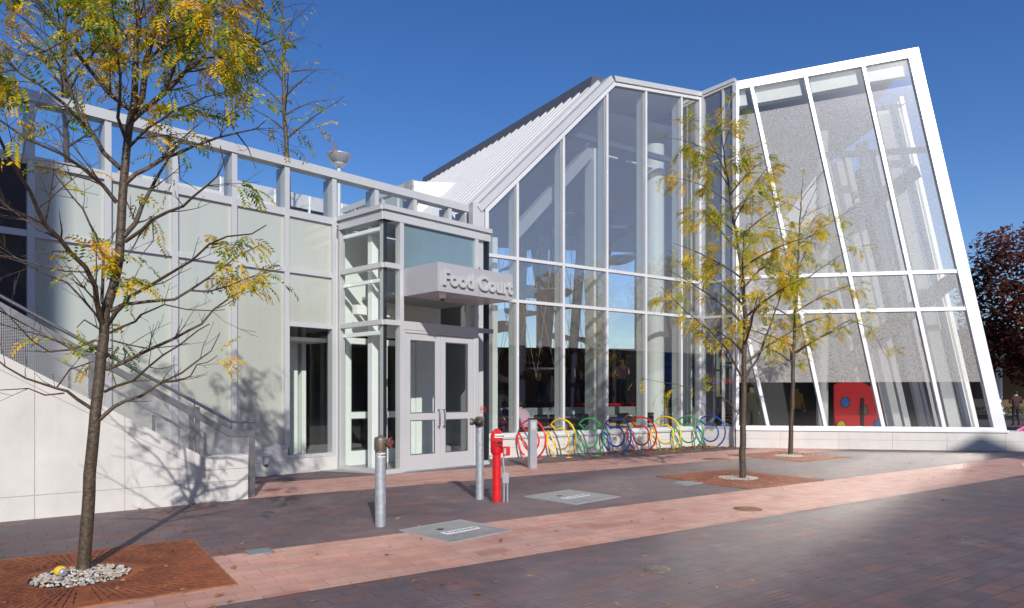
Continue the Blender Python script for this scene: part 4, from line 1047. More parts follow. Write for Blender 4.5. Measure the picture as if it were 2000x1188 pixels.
# ---------------------------------------------------------------- trees
def wig(rng, a): return Vector((rng.uniform(-a, a), rng.uniform(-a, a), rng.uniform(-a, a)))
def compound_leaf(mb, rng, p, d, L, ll, lw):
    d = d.normalized(); n = 9; pos = Vector(p); step = L/n
    side = d.cross(Vector((0, 0, 1)))
    if side.length < .1: side = Vector((1, 0, 0))
    roll = rng.uniform(-.9, .9)
    side = (Matrix.Rotation(roll, 3, d) @ side).normalized()
    for i in range(n):
        d = (d+Vector((0, 0, -.16))+wig(rng, .04)).normalized(); pos = pos+d*step
        if i == 0: continue
        sz = ll*(1-.45*abs(i/n-.45))*rng.uniform(.85, 1.15)
        side = (side-d*side.dot(d)).normalized(); up = side.cross(d)
        for s in (-1, 1):
            if rng.random() < .10: continue
            v = (side*s*.86+d*.5+up*rng.uniform(-.35, .1)+Vector((0, 0, -.18))).normalized(); w = d*lw*.5
            tip = pos+v*sz; mid = pos+v*sz*.5+up*.15*lw
            mb.add([pos, mid+w, tip, mid-w], [(0, 1, 2, 3)])
class Tree:
    def __init__(s, seed, ll=.036, lw=.013, LL=.17): s.rng = random.Random(seed); s.b = MB(); s.l = MB(); s.ll, s.lw, s.LL = ll, lw, LL; s.nl = 0; s.mul = 2.4
    def leaf(s, p, d, n=1):
        for _ in range(n):
            compound_leaf(s.l, s.rng, p, (d+wig(s.rng, .8)), s.LL*s.rng.uniform(.7, 1.2), s.ll, s.lw); s.nl += 1
    def twig(s, p, d, L, r, lf, sub=2, up=.12):
        rng = s.rng; n = max(3, int(L/.12)); pts = [Vector(p)]; d = d.normalized()
        for i in range(n):
            d = (d+wig(rng, .22)+Vector((0, 0, up*.5))).normalized(); pts.append(pts[-1]+d*L/n)
        s.b.tube(pts, [max(.0018, r*(1-.8*i/n)) for i in range(n+1)], 5 if r > .008 else 4)
        for i in range(1, n+1):
            f = lf(pts[i])
            if f > 0 and rng.random() < f: s.leaf(pts[i], (pts[i]-pts[i-1]).normalized(), 1+int(f*s.mul*rng.random()+.3))
        if sub > 0:
            k = max(1, int(L/.22))
            for _ in range(k):
                i = rng.randint(1, n-1); dd = (pts[i+1]-pts[i]).normalized()
                ax = dd.orthogonal().normalized(); ax = Matrix.Rotation(rng.uniform(0, 6.283), 3, dd)@ax
                s.twig(pts[i], dd*.75+ax*.7, L*rng.uniform(.3, .6)*(1-.4*i/n), max(.002, r*.5), lf, sub-1, up)
    def limb(s, pts, r0, r1, lf, tw=3.0, n=8, twl=.5, sub=1):
        pts = [Vector(p) for p in pts]; rng = s.rng
        # refine with a little wander
        fine = [pts[0]]
        for a, b in zip(pts, pts[1:]):
            L = (b-a).length; k = max(1, int(L/.14))
            for i in range(1, k+1): fine.append(a.lerp(b, i/k)+(wig(rng, .012) if i < k else Vector()))
        m = len(fine); s.b.tube(fine, [r0+(r1-r0)*i/(m-1) for i in range(m)], n)
        tot = sum((b-a).length for a, b in zip(fine, fine[1:]))
        for _ in range(int(tot*tw)):
            i = rng.randint(max(1, int(m*.15)), m-2) if m > 4 else 1
            dd = (fine[min(i+1, m-1)]-fine[i-1]).normalized(); ax = Matrix.Rotation(rng.uniform(0, 6.283), 3, dd)@dd.orthogonal().normalized()
            rr = r0+(r1-r0)*i/(m-1)
            s.twig(fine[i], dd*.7+ax*.75+Vector((0, 0, .15)), twl*rng.uniform(.5, 1.2), max(.0025, min(rr*.5, .009)), lf, sub)
        for i in range(m//3, m):
            f = lf(fine[i])
            if f > 0 and rng.random() < f*.8: s.leaf(fine[i], wig(rng, 1)+Vector((0, 0, .2)), 1)
    def done(s, name, label, cat, base, bark, leafm, group=None):
        t = thing(name, label, cat, base, group)
        s.b.build('trunk', bark, t); s.l.build('crown', leafm, t); print(name, 'leaves', s.nl, 'faces', len(s.l.f), len(s.b.f)); return t
# nearest tree, limbs laid out one by one
Y0 = 6.16
def pp(u, v, dy=0.0): return P(u, v, Y0+dy)
def toU(p): return CX+FPX*p.x/p.y, HV-FPX*(p.z-EYE)/p.y
BL_ = [(130, 645, 34, 30, .9), (150, 690, 40, 26, .55), (455, 690, 40, 22, .95), (430, 720, 14, 30, .4), (180, 505, 45, 30, .9), (285, 520, 26, 45, .8), (245, 560, 22, 40, .6), (435, 520, 40, 32, .85), (500, 560, 36, 30, .85), (300, 440, 26, 45, .6), (470, 385, 36, 24, .8),
       (470, 480, 60, 30, .4), (290, 350, 60, 50, .5), (240, 690, 10, 30, .4), (290, 715, 30, 20, .3), (105, 345, 20, 15, .4), (20, 320, 20, 15, .4), (490, 620, 20, 30, .3), (400, 450, 40, 20, .3)]
rn = random.Random(77)
def near_lf(p):
    u, v = toU(p); f = 0
    if v < 300:
        f = .85*min(1, (300-v)/60)
        if u < 130: f *= .65
        if 60 < u < 210 and v > 150: f *= .35
        if u > 480: f *= .55
        if v < 40: f *= .8
    for a, b, sa, sb, w in BL_: f = max(f, w*math.exp(-((u-a)/sa)**2-((v-b)/sb)**2)*1.9-.25*w)
    if v < 330: f *= max(.05, min(1, .68+1.6*noise.noise(p*2.1)))
    return max(0, min(f, 1))
T = Tree(11, .060, .024, .25); T.mul = 2.7
tr = [(163, 1122), (167, 1060), (172, 1000), (179, 890), (187, 800), (194, 740), (203, 660), (205, 610), (222, 560), (233, 505), (236, 450), (239, 390), (243, 340), (247, 295), (252, 250), (262, 200)]
T.limb([pp(u, v) for u, v in tr], .056, .031, lambda p: 0, 0, 14)
T.b.lathe(pp(163, 1122)-Vector((0, 0, .02)), [(.085, 0), (.066, .04), (.057, .10)], 14)
dn = lambda k: k
L_ = [  # (polyline, r0, r1, depth drift per metre-ish)
 ([(262, 200), (264, 150), (266, 100), (271, 40), (262, -40), (258, -160)], .030, .012, .0), ([(256, 225), (278, 190), (285, 121), (303, 55), (318, 0), (330, -120)], .03, .01, .3),
 ([(255, 215), (215, 185), (170, 130), (130, 75), (100, 35), (70, 0), (40, -60)], .022, .007, -.4), ([(258, 235), (278, 217), (321, 182), (361, 141), (400, 112), (467, 109), (540, 75)], .026, .006, .4),
 ([(321, 182), (350, 100), (400, 40), (440, -20), (470, -90)], .016, .006, -.3), ([(300, 60), (360, 20), (430, -30)], .012, .005, .4),
 ([(228, 396), (202, 363), (161, 328), (119, 300), (55, 273), (0, 235), (-60, 200)], .020, .006, -.5), ([(236, 330), (202, 298), (182, 262), (162, 242), (114, 194), (73, 162), (35, 139), (-20, 90)], .022, .006, .35),
 ([(164, 240), (139, 182), (121, 139), (95, 90), (60, 50), (20, 20)], .013, .004, .3), ([(203, 640), (194, 612), (189, 590), (186, 560), (167, 522), (136, 492), (119, 469), (88, 439), (73, 408), (58, 373), (35, 338), (15, 305), (-10, 250), (-40, 180)], .026, .007, -.7),
 ([(206, 610), (199, 585), (201, 545), (202, 502), (177, 441), (162, 408), (131, 371), (114, 350), (95, 320)], .016, .005, .5), ([(203, 645), (188, 615), (162, 585), (131, 552), (81, 532), (45, 512), (0, 482)], .012, .004, .4), ([(177, 532), (126, 530), (76, 517), (23, 502), (-40, 495)], .008, .003, -.3),
 ([(119, 469), (80, 435), (30, 415), (-30, 395)], .010, .004, -.4),
 ([(177, 797), (151, 780), (131, 764), (111, 759), (50, 739), (10, 716), (-20, 690)], .017, .005, -.5), ([(111, 757), (136, 722), (182, 706)], .007, .005, .0), ([(126, 768), (88, 772), (56, 759), (0, 762), (-40, 768)], .008, .003, -.4),
 ([(203, 668), (185, 665), (139, 683), (96, 687), (63, 666), (20, 620), (-20, 580)], .012, .004, -.5), ([(126, 671), (50, 647), (0, 633), (-60, 625)], .008, .003, .2), ([(204, 650), (190, 640), (165, 625), (150, 640)], .010, .004, -.2),
 ([(194, 820), (222, 795), (245, 783), (273, 775), (316, 747), (354, 729), (391, 701), (412, 686), (430, 650)], .019, .004, .3), ([(316, 747), (345, 745), (372, 735), (385, 712), (405, 708), (425, 695)], .009, .003, -.2),
 ([(205, 765), (227, 754), (260, 744), (290, 717), (318, 694), (351, 674), (386, 646), (409, 633)], .014, .004, -.4), ([(227, 754), (215, 715), (212, 700)], .006, .004, .0),
 ([(207, 722), (240, 709), (290, 684), (341, 661), (394, 633), (417, 605), (452, 580), (490, 560), (530, 535)], .018, .005, .6), ([(215, 664), (253, 674), (290, 681), (341, 676), (370, 670)], .009, .003, .4),
 ([(215, 650), (240, 638), (265, 628), (275, 615), (303, 603), (321, 595), (366, 605), (414, 607), (439, 605)], .012, .003, -.3), ([(210, 636), (227, 610), (245, 593), (252, 580), (290, 560), (328, 537), (374, 510), (409, 477), (444, 462), (492, 457), (520, 440)], .019, .004, -.5),
 ([(215, 608), (240, 595), (290, 589), (341, 585), (371, 567), (404, 545), (442, 517), (470, 497), (510, 478)], .018, .005, .5), ([(371, 567), (404, 570), (442, 560), (480, 545), (550, 525)], .010, .003, .2),
 ([(242, 462), (265, 436), (278, 401), (293, 373), (308, 345), (326, 315), (345, 285)], .024, .008, .5), ([(245, 472), (278, 449), (298, 429), (328, 414), (358, 403), (379, 383), (404, 363), (424, 345), (437, 318), (430, 285)], .017, .004, -.4),
 ([(278, 449), (262, 480), (250, 500)], .008, .004, -.3), ([(298, 429), (300, 470), (275, 500)], .007, .003, -.3),
 ([(245, 358), (265, 340), (290, 328), (316, 310), (348, 300), (379, 285), (429, 268), (462, 260), (500, 252), (520, 235)], .022, .005, .4), ([(462, 260), (485, 290), (500, 330)], .007, .003, .1), ([(348, 300), (352, 350), (385, 370)], .007, .003, -.2),
 ([(250, 290), (290, 250), (340, 215), (400, 190), (440, 180)], .014, .004, -.5), ([(248, 280), (230, 230), (235, 150), (225, 60), (215, -40)], .016, .005, -.6),
 ([(285, 121), (330, 80), (380, 60), (440, 70), (490, 110)], .012, .003, -.5), ([(170, 130), (190, 80), (200, 20), (190, -60)], .011, .004, .4), ([(130, 75), (90, 100), (50, 110), (10, 95)], .008, .003, -.4),
]
for poly, r0, r1, dy in L_:
    acc = 0; pts = []; prev = poly[0]
    for u, v in poly:
        acc += math.hypot(u-prev[0], v-prev[1])/216.; prev = (u, v); pts.append(pp(u, v, dy*acc))
    hi = min(v for u, v in poly) < 250
    T.limb(pts, r0, r1, near_lf, 6.0 if hi else 4.0, 7, .58 if hi else .40, 2 if hi else 1)
T.done('locust_tree', 'nearest young locust tree with brown trunk and yellow green feathery leaves at left', 'tree', pp(163, 1122), M['bark'], M['locust'])

def auto_tree(T, trunk, r0, r1, nl, frac0, len_f, lf, upang=.9, r_l=.3, tw=3.0, twl=.4, sub=1, yaw0=0):
    T.limb(trunk, r0, r1, lambda p: 0, 0, 10)
    cum = [0]
    for a, b in zip(trunk, trunk[1:]): cum.append(cum[-1]+(b-a).length)
    for i in range(nl):
        f = frac0+(1-frac0)*(i+.5)/nl; d = f*cum[-1]; k = max(j for j in range(len(cum)) if cum[j] <= d); k = min(k, len(trunk)-2)
        p = trunk[k].lerp(trunk[k+1], (d-cum[k])/(cum[k+1]-cum[k])); a = yaw0+i*2.4+T.rng.uniform(-.4, .4)
        L = len_f(f)*T.rng.uniform(.8, 1.2); el = upang*T.rng.uniform(.75, 1.2)
        d0 = Vector((math.cos(a)*math.cos(el), math.sin(a)*math.cos(el), math.sin(el))); pts = [p]
        n = 6
        for j in range(n):
            d0 = (d0+wig(T.rng, .10)+Vector((math.cos(a), math.sin(a), -.2))*.08).normalized(); pts.append(pts[-1]+d0*L/n)
        rr = (r0+(r1-r0)*f)
        T.limb(pts, min(rr*.6, r_l), .004, lf, tw, 6, twl, sub)
# middle plaza tree
Y1 = G(1450, 937).y
T = Tree(23, .060, .024, .27); T.mul = 4.0
tk = [P(u, v, Y1) for u, v in ((1450, 938), (1450, 900), (1452, 820), (1453, 750), (1453, 700), (1456, 620), (1450, 540), (1440, 470), (1428, 400), (1418, 330), (1410, 262))]
def lf1(p):
    u, v = CX+FPX*p.x/p.y, HV-FPX*(p.z-EYE)/p.y
    f = .95 if v < 690 else .35
    if v < 330: f = .9
    if u > 1530: f *= .8
    if v > 560 and 1390 < u < 1520: f *= .5
    return f
auto_tree(T, tk, .062, .012, 25, .32, lambda f: 1.75*(1-.62*f)+.25, lf1, .80, .03, 3.4, .38, 1)
T.limb([P(u, v, Y1+dy) for u, v, dy in ((1453, 745, 0), (1425, 690, -.2), (1380, 640, -.4), (1340, 610, -.5), (1290, 560, -.6))], .022, .004, lf1, 3, 7, .4, 1)
T.limb([P(u, v, Y1+dy) for u, v, dy in ((1451, 815, 0), (1400, 765, .2), (1350, 757, .2), (1300, 748, .3), (1255, 740, .3))], .012, .003, lambda p: .25, 2, 6, .3, 1)
T.limb([P(u, v, Y1+dy) for u, v, dy in ((1454, 740, 0), (1480, 700, .3), (1510, 620, .5), (1540, 540, .6), (1555, 480, .6))], .026, .005, lf1, 3, 7, .4, 1)
T.done('locust_tree', 'middle plaza locust tree with yellowing leaves, standing in front of the glass corner', 'tree', tk[0], M['bark'], M['locust_far'])
Y2 = G(1543, 890).y
T = Tree(37, .066, .027, .30); T.mul = 4.0
tk = [P(u, v, Y2) for u, v in ((1543, 891), (1545, 840), (1548, 780), (1549, 700), (1552, 640), (1556, 570), (1560, 500), (1562, 430), (1566, 370))]
def lf2(p):
    u, v = CX+FPX*p.x/p.y, HV-FPX*(p.z-EYE)/p.y
    return .06 if v < 430 else (.75 if v < 640 else .6)
auto_tree(T, tk, .062, .012, 22, .30, lambda f: 2.0*(1-.6*f)+.3, lf2, .72, .03, 3.0, .42, 1, 1.2)
T.limb([P(u, v, Y2+dy) for u, v, dy in ((1549, 690, 0), (1600, 660, -.3), (1660, 625, -.5), (1700, 640, -.5), (1735, 705, -.5))], .018, .004, lambda p: .5, 3, 7, .45, 1)
T.done('locust_tree', 'farthest plaza locust tree with bare top and leafy arching lower branches, before the leaning wing', 'tree', tk[0], M['bark'], M['locust_far'])
# terrace trees
def terrace_tree(seed, u, Y, z0, vtop, nl, lf, rad, label, bark, ulean=0):
    T = Tree(seed, .055, .02, .26); x = (u-CX)/FPX*Y; zt = EYE-(vtop-HV)/FPX*Y
    tk = [Vector((x+(ulean*Y/FPX)*f+.03*math.sin(f*9), Y, z0+(zt-z0)*f)) for f in [i/9 for i in range(10)]]
    auto_tree(T, tk, .085, .015, nl, .30, lambda f: rad*(1-.55*f)+.3, lf, .75, .03, 3.0, .6, 1)
    T.done('terrace_tree', label, 'tree', tk[0], bark, M['locust_far'])
terrace_tree(51, 562, 20.5, 7.0, -40, 20, lambda p: .10 if p.z < 11.3 else .04, 2.1, 'nearly bare terrace tree rising behind the glass parapet beside the post lamp', M['bark'], -12)
terrace_tree(52, 132, 15.5, 5.18, -90, 24, lambda p: .30 if p.z < 9.2 else .10, 2.0, 'dark shaded terrace tree behind the parapet at upper left', M['bark_dark'], -8)
# red maple far right and trees seen only in the glass
def big_tree(seed, base, h, rc, n, ls, label, lm, cat='tree', name='maple_tree', group=None):
    rg = random.Random(seed); t = thing(name, label, cat, base, group); b = MB(); base = Vector(base)
    cz = h-rc*.95; b.tube([base, base+Vector((.1, 0, h*.3)), base+Vector((0, .1, h*.75))], [.28, .22, .08], 10)
    blobs = []
    for i in range(26):
        a = i*2.4; ph = math.acos(1-2*(i+.5)/26); d = Vector((math.cos(a)*math.sin(ph), math.sin(a)*math.sin(ph), math.cos(ph)))
        c = base+Vector((0, 0, cz))+Vector((d.x*rc*.68, d.y*rc*.68, d.z*rc*.72))+wig(rg, rc*.16); blobs.append((c, rc*rg.uniform(.26, .44)))
        b.tube([base+Vector((0, 0, h*.32)), base.lerp(c, .55)+Vector((0, 0, h*.12)), c], [.09, .05, .012], 5)
    b.build('trunk', M['bark_dark'], t); l = MB()
    for i in range(n):
        c, r = rg.choice(blobs); v = wig(rg, 1)
        if v.length < .1: continue
        p = c+v.normalized()*r*(rg.random()**.4); s = ls*rg.uniform(.6, 1.3); x = wig(rg, 1).normalized(); y = x.orthogonal().normalized()
        l.add([p-x*s, p+y*s*.5-x*.2*s, p+x*s, p-y*s*.5+x*.1*s], [(0, 1, 2, 3)])
    l.build('crown', lm, t); return t
big_tree(61, (31.6, 41, 0), 12.0, 5.0, 18000, .17, 'dark red maple tree with dense crown beyond the right edge of the wing', M['maple'])
big_tree(62, (23.5, 10.5, 0), 8.8, 3.3, 6000, .17, 'golden tree across the plaza, seen reflected in the hall glass', M['golden'], name='plaza_tree')
big_tree(63, (26, 17.5, 0), 9.6, 3.4, 6000, .17, 'reddish tree across the plaza, seen reflected in the hall glass', M['maple'], name='plaza_tree')
big_tree(64, (25, 3.0, 0), 8.2, 3.2, 5000, .17, 'bronze yellow tree across the plaza, seen reflected in the vestibule', M['golden'], name='plaza_tree')

# ---------------------------------------------------------------- leaf litter
rg = random.Random(9); l = MB()
def litter(p, s):
    a = rg.uniform(0, 6.283); x = Vector((math.cos(a), math.sin(a), rg.uniform(-.1, .3))); y = Vector((-math.sin(a), math.cos(a), rg.uniform(-.2, .3))); z0 = Vector((p[0], p[1], .016))
    q = [z0-x*s, z0-x*s*.3+y*s*.55+Vector((0, 0, s*.25)), z0+x*s*.4+y*s*.4, z0+x*s*1.1+Vector((0, 0, s*.3)), z0+x*s*.3-y*s*.5+Vector((0, 0, s*.2)), z0-x*s*.5-y*s*.35]
    q = [Vector((v.x, v.y, max(v.z, .012))) for v in q]; c = z0+Vector((0, 0, s*.12))
    l.add(q+[c], [(i, (i+1) % 6, 6) for i in range(6)])
for i in range(520):   # drift along the hall base and in the corner
    t_ = TE-abs(rg.gauss(0, 2.6)); o_ = .15+abs(rg.gauss(0, .55)); p = FM.at(t_, 0, o_)
    if t_ > -.8: litter(p, rg.uniform(.03, .06))
for i in range(150): p = K1+Vector((rg.uniform(-.3, 1.0), rg.uniform(-1.3, -.5), 0)); litter(p, rg.uniform(.03, .055))
for c in ((-3.78, 5.99), (4.28, 12.92), (7.12, 17.55)):
    for i in range(36): a, r_ = rg.uniform(0, 6.28), rg.uniform(.4, 1.3); litter((c[0]+r_*math.cos(a), c[1]+r_*math.sin(a)), rg.uniform(.018, .036))
for i in range(60): litter((7.2+rg.gauss(0, .7), 17.9+rg.gauss(0, .5)), rg.uniform(.03, .05))
for i in range(230): y = rg.uniform(4.6, 19); litter((rg.uniform(-.55, .7)*y, y), rg.uniform(.022, .042))
l.build('fallen_leaves', M['litter'])
setting(bpy.data.objects['fallen_leaves'], 'stuff'); bpy.data.objects['fallen_leaves']['label'] = 'dry brown fallen leaves scattered over the paving'

# ---------------------------------------------------------------- far right: porch and planting
PO = Frame((27, 46.5), (1, .05))
po = thing('porch_building', 'old building with white columned porch in shade beyond the maple', 'building', PO.at(8, 0))
for t in (1.0, 6.4, 11.5, 16.5):
    c = MB(); q = PO.at(t, 0); c.lathe(q, [(.34, 0), (.34, .5), (.27, .55), (.27, .8), (.21, .9), (.18, 3.9), (.24, 4.05), (.28, 4.2), (.34, 4.3)], 20); c.box(q+Vector((0, 0, .05)), (.8, .8, .3)); c.build('column', M['white'], po)
MB().fbox(PO, -2, 20, 4.3, 4.62, -.3, .3).build('beam', M['white'], po)
MB().fbox(PO, -2, 20, 5.25, 5.5, -.4, .5).build('cornice', M['white'], po)
MB().fbox(PO, -2, 20, 4.622, 5.248, -.25, .2).build('frieze', M['white'], po)
dt = MB()
for i in range(26): dt.fbox(PO, -1.8+i*.84, -1.8+i*.84+.36, 4.78, 5.1, .2, .22)
dt.build('frieze_openings', M['bluepole'] if False else M['navy'], po)
MB().fbox(PO, -2, 20, 5.5, 6.0, -6, .2).build('roof', M['charcoal'], po)
MB().fbox(PO, -2, 20, 0, 5.5, -5.2, -5.0).build('wall', basic('tan_wall', (.11, .072, .028), .8), po)
for t in (8.3, 12.6): MB().fbox(PO, t, t+2.2, .2, 3.2, -4.99, -4.9).build('door', M['dim'], po)
MB().fbox(PO, -2, 20, -.1, .16, -5.0, .8).build('porch_floor', M['concrete'], po)
hd = MB(); rg = random.Random(4)
for i in range(3500):
    p = PO.at(rg.uniform(2, 18), rg.uniform(.1, .75), .9+rg.uniform(0, .7)); s = .06; x = wig(rg, 1).normalized(); y = x.orthogonal()
    hd.add([p-x*s, p+y*s*.6, p+x*s, p-y*s*.6], [(0, 1, 2, 3)])
tag(hd.build('hedge', M['grass']), 'low clipped green hedge along the shaded porch', 'hedge')
# ---------------------------------------------------------------- surrounding town (shades the left edge, shows in reflections)
def brick_building(name, label, F, L, Dp, H, nfl, roof=None):
    b = thing(name, label, 'building', F.at(L/2, 0))
    MB().fbox(F, 0, L, -.1, H, -Dp, 0).build('wall', M['brick'], b)
    MB().fbox(F, -.15, L+.15, H, H+.4, -Dp-.15, .15).build('cornice', M['concrete'], b)
    n = int(L/3)
    for f in range(nfl):
        for i in range(n):
            t = (i+.5)*L/n; z = 1.0+f*(H-.8)/nfl
            w = MB().fbox(F, t-.6, t+.6, z, z+1.7, .0, .05).build('window', M['darkglass'], b)
    return b
FBR = Frame((41, 30), (-.25, -1)); FBR.n = Vector((-1, .25, 0)).normalized()
brick_building('brick_building', 'long red brick building across the plaza, seen reflected in the hall glass', FBR, 36, 10, 8.0, 2)
FBK = Frame((26, -26), (-1, 0)); FBK.n = Vector((0, 1, 0))  # unseen block added to give the wing a dark low reflection
brick_building('brick_building', 'low brick building added behind the viewer to darken reflections low in the leaning wing', FBK, 25.5, 10, 8.5, 2)
# tall block whose shadow edge falls on the left end of frosted wall
pe = FL.hit(127, 400); q = FL.at(pe[0], 0); s_ = 26.0; e = q+Vector((.25, -.968, 0)).normalized()*s_
FTB = Frame((e.x, e.y), (-1, -.02)); FTB.n = Vector((-.02, 1, 0)).normalized()
brick_building('tower_block', 'tall brick block behind the viewer that shades the left end of the frosted wall', FTB, 14, 9, 24, 6)
# gabled brick house whose peak shades the right end of the limestone base
tp = FR.hit(1918, 851, .1); q = FR.at(tp[0], tp[1], .1); sun = Vector((.2168, -.8384, .5)).normalized(); pk = q+sun*34
sh_ = Vector((sun.x, sun.y, 0)).normalized(); sr = Vector((-sh_.y, sh_.x, 0))
tw = thing('brick_gable_house', 'narrow brick house with steep pointed gable behind the viewer', 'building', (pk.x, pk.y, 0))
def gp(a, z): return (pk.x+sr.x*a, pk.y+sr.y*a, z)
MB().prism([gp(-1.35, 0), gp(2.4, 0), gp(2.4, pk.z-1.9), gp(0, pk.z-.02), gp(-1.35, pk.z-.57)], sh_*7).build('wall', M['brick'], tw)
MB().prism([gp(-1.40, pk.z-.59), gp(0, pk.z-.02), gp(2.45, pk.z-1.94), gp(2.45, pk.z-1.86), gp(0, pk.z+.06), gp(-1.40, pk.z-.51)], sh_*7.1).build('roof', M['charcoal'], tw)
# ---------------------------------------------------------------- people
def person(label, joints, edges, radii, root, colour, loc, rz, mats, hair=None, group=None):
    """joints: name->(x,y,z); body grown with a skin modifier into one surface; colour(center)->slot"""
    names = list(joints); me = bpy.data.meshes.new('body')
    me.from_pydata([joints[n] for n in names], [(names.index(a), names.index(b)) for a, b in edges], [])
    o = bpy.data.objects.new('body', me); COL.objects.link(o)
    sk = o.modifiers.new('skin', 'SKIN'); sk.use_smooth_shade = True
    for i, n in enumerate(names):
        r = radii[n]; me.skin_vertices[0].data[i].radius = (r if hasattr(r, '__len__') else (r, r)); me.skin_vertices[0].data[i].use_root = (n == root)
    ss = o.modifiers.new('sub', 'SUBSURF'); ss.levels = 2; ss.render_levels = 2
    dg = bpy.context.evaluated_depsgraph_get(); m2 = bpy.data.meshes.new_from_object(o.evaluated_get(dg))
    bpy.data.objects.remove(o)
    for m in mats: m2.materials.append(m)
    for p in m2.polygons: p.material_index = colour(p.center); p.use_smooth = True
    t = thing('person', label, 'person', (0, 0, 0), group, local=True)
    b = bpy.data.objects.new('body', m2); COL.objects.link(b); b.parent = t
    if hair:
        c, r, sq = hair
        mb = MB(); mb.ball((0, 0, 0), r, 0, 16, sq); mb.v = [(x+c[0], y+c[1], z+c[2]) for x, y, z in mb.v if True]
        mb.build('hair', M['hair'], t)
    f = MB(); hx, hy, hz = joints['head']
    for s in (-1, 1): f.ball((hx+s*.082, hy, hz-.005), .026, 0, 8, (.4, .8, 1.2))
    f.build('ears', M['skin'], t)
    f = MB()
    for s in (-1, 1): f.ball((hx+s*.032, hy+.086, hz+.01), .011, 0, 8)
    f.build('eyes', M['ink'], t)
    f = MB(); f.ball((hx, hy+.10, hz-.022), .016, 0, 8, (.8, 1, 1.3)); f.build('nose', M['skin'], t)
    t.location = loc; t.rotation_euler = (0, 0, rz); return t
def standing(arm):
    J = dict(pel=(0, 0, .95), bel=(0, 0, 1.08), che=(0, -.01, 1.32), neck=(0, -.01, 1.50), head=(0, .01, 1.64), top=(0, 0, 1.72),
             shl=(-.19, -.01, 1.42), shr=(.19, -.01, 1.42), hpl=(-.09, 0, .88), hpr=(.09, 0, .88), knl=(-.10, .02, .49), knr=(.11, .02, .49), anl=(-.11, -.02, .09), anr=(.13, -.02, .09), tol=(-.13, .14, .04), tor=(.16, .14, .04))
    E = [('pel', 'bel'), ('bel', 'che'), ('che', 'neck'), ('neck', 'head'), ('head', 'top'), ('che', 'shl'), ('che', 'shr'), ('pel', 'hpl'), ('pel', 'hpr'), ('hpl', 'knl'), ('hpr', 'knr'), ('knl', 'anl'), ('knr', 'anr'), ('anl', 'tol'), ('anr', 'tor')]
    Rd = dict(pel=(.155, .115), bel=(.15, .115), che=(.175, .12), neck=.055, head=(.085, .10), top=.06, shl=.07, shr=.07, hpl=.095, hpr=.095, knl=.062, knr=.062, anl=.045, anr=.045, tol=.04, tor=.04)
    for s, n in ((-1, 'l'), (1, 'r')):
        el, wr, ha_ = arm(s); J['el'+n], J['wr'+n], J['ha'+n] = el, wr, ha_
        E += [('sh'+n, 'el'+n), ('el'+n, 'wr'+n), ('wr'+n, 'ha'+n)]; Rd['el'+n] = .047; Rd['wr'+n] = .032; Rd['ha'+n] = .034
        hv = Vector(ha_); fw = (hv-Vector(wr)).normalized(); sd = fw.cross(Vector((0, 0, 1))); sd = sd.normalized() if sd.length > .1 else Vector((1, 0, 0))
        for k in range(4):
            nm = 'f%d%s' % (k, n); q = hv+fw*(.075-.008*abs(k-1.3))+sd*(.022*(k-1.5)); J[nm] = tuple(q); E.append(('ha'+n, nm)); Rd[nm] = .009
        nm = 'th'+n; J[nm] = tuple(hv+fw*.02+sd*.05*-s); E.append(('ha'+n, nm)); Rd[nm] = .010
    return J, E, Rd
fold = lambda s: ((s*.29, .02, 1.18), (s*.16, .20, 1.14), (s*.04-.0*s, .235, 1.15))
def col_std(c):
    if c.z > 1.50 or (c.y > .17 and 1.05 < c.z < 1.25): return 2
    if c.z > .97: return 0
    return 3 if c.z < .075 else 1
J, E, Rd = standing(fold)
g = G(1984, 831.5); 
person('man in dark brown shirt and black trousers seen from behind at the right edge', J, E, Rd, 'pel', col_std, g, R(-12), [M['brownshirt'], M['blacktrouser'], M['skin'], M['black']], ((0, -.022, 1.675), .098, (.95, 1.05, .95)))
# man in pink shirt standing on platform inside
J, E, Rd = standing(fold)
p = P(1215, 790, 27.0)
person('bald man in pale pink striped shirt and jeans standing with back turned inside the hall', J, E, Rd, 'pel', col_std, (p.x, p.y, 1.232), R(8), [M['shirt_pink'], M['jeans'], M['skin'], M['black']])
# olive and mustard figures added inside in place of reflections in the panes
relax = lambda s: ((s*.25, -.02, 1.16), (s*.27, .06, .92), (s*.265, .09, .84))
J, E, Rd = standing(relax)
q = FR.at(FR.hit(1467, 800, -2.2)[0], IFZ, -2.2)
person('figure in olive jacket added behind the leftmost slanting pane in place of a reflection', J, E, Rd, 'pel', lambda c: 2 if c.z > 1.5 or (c.z < .87 and abs(c.x) > .22) else (0 if c.z > .9 else 1), q, R(150), [M['olive'], M['olive'], M['skin']], ((0, -.02, 1.675), .098, (.95, 1.05, .95)))
q = P(1556, 790, 25.5); q.z = IFZ
person('figure in mustard jacket added inside the leaning wing in place of a reflection', J, E, Rd, 'pel', lambda c: 2 if c.z > 1.5 or (c.z < .87 and abs(c.x) > .22) else (0 if c.z > .9 else 1), q, R(190), [M['mustard'], M['blacktrouser'], M['skin']], ((0, -.02, 1.675), .098, (.95, 1.05, .95)))
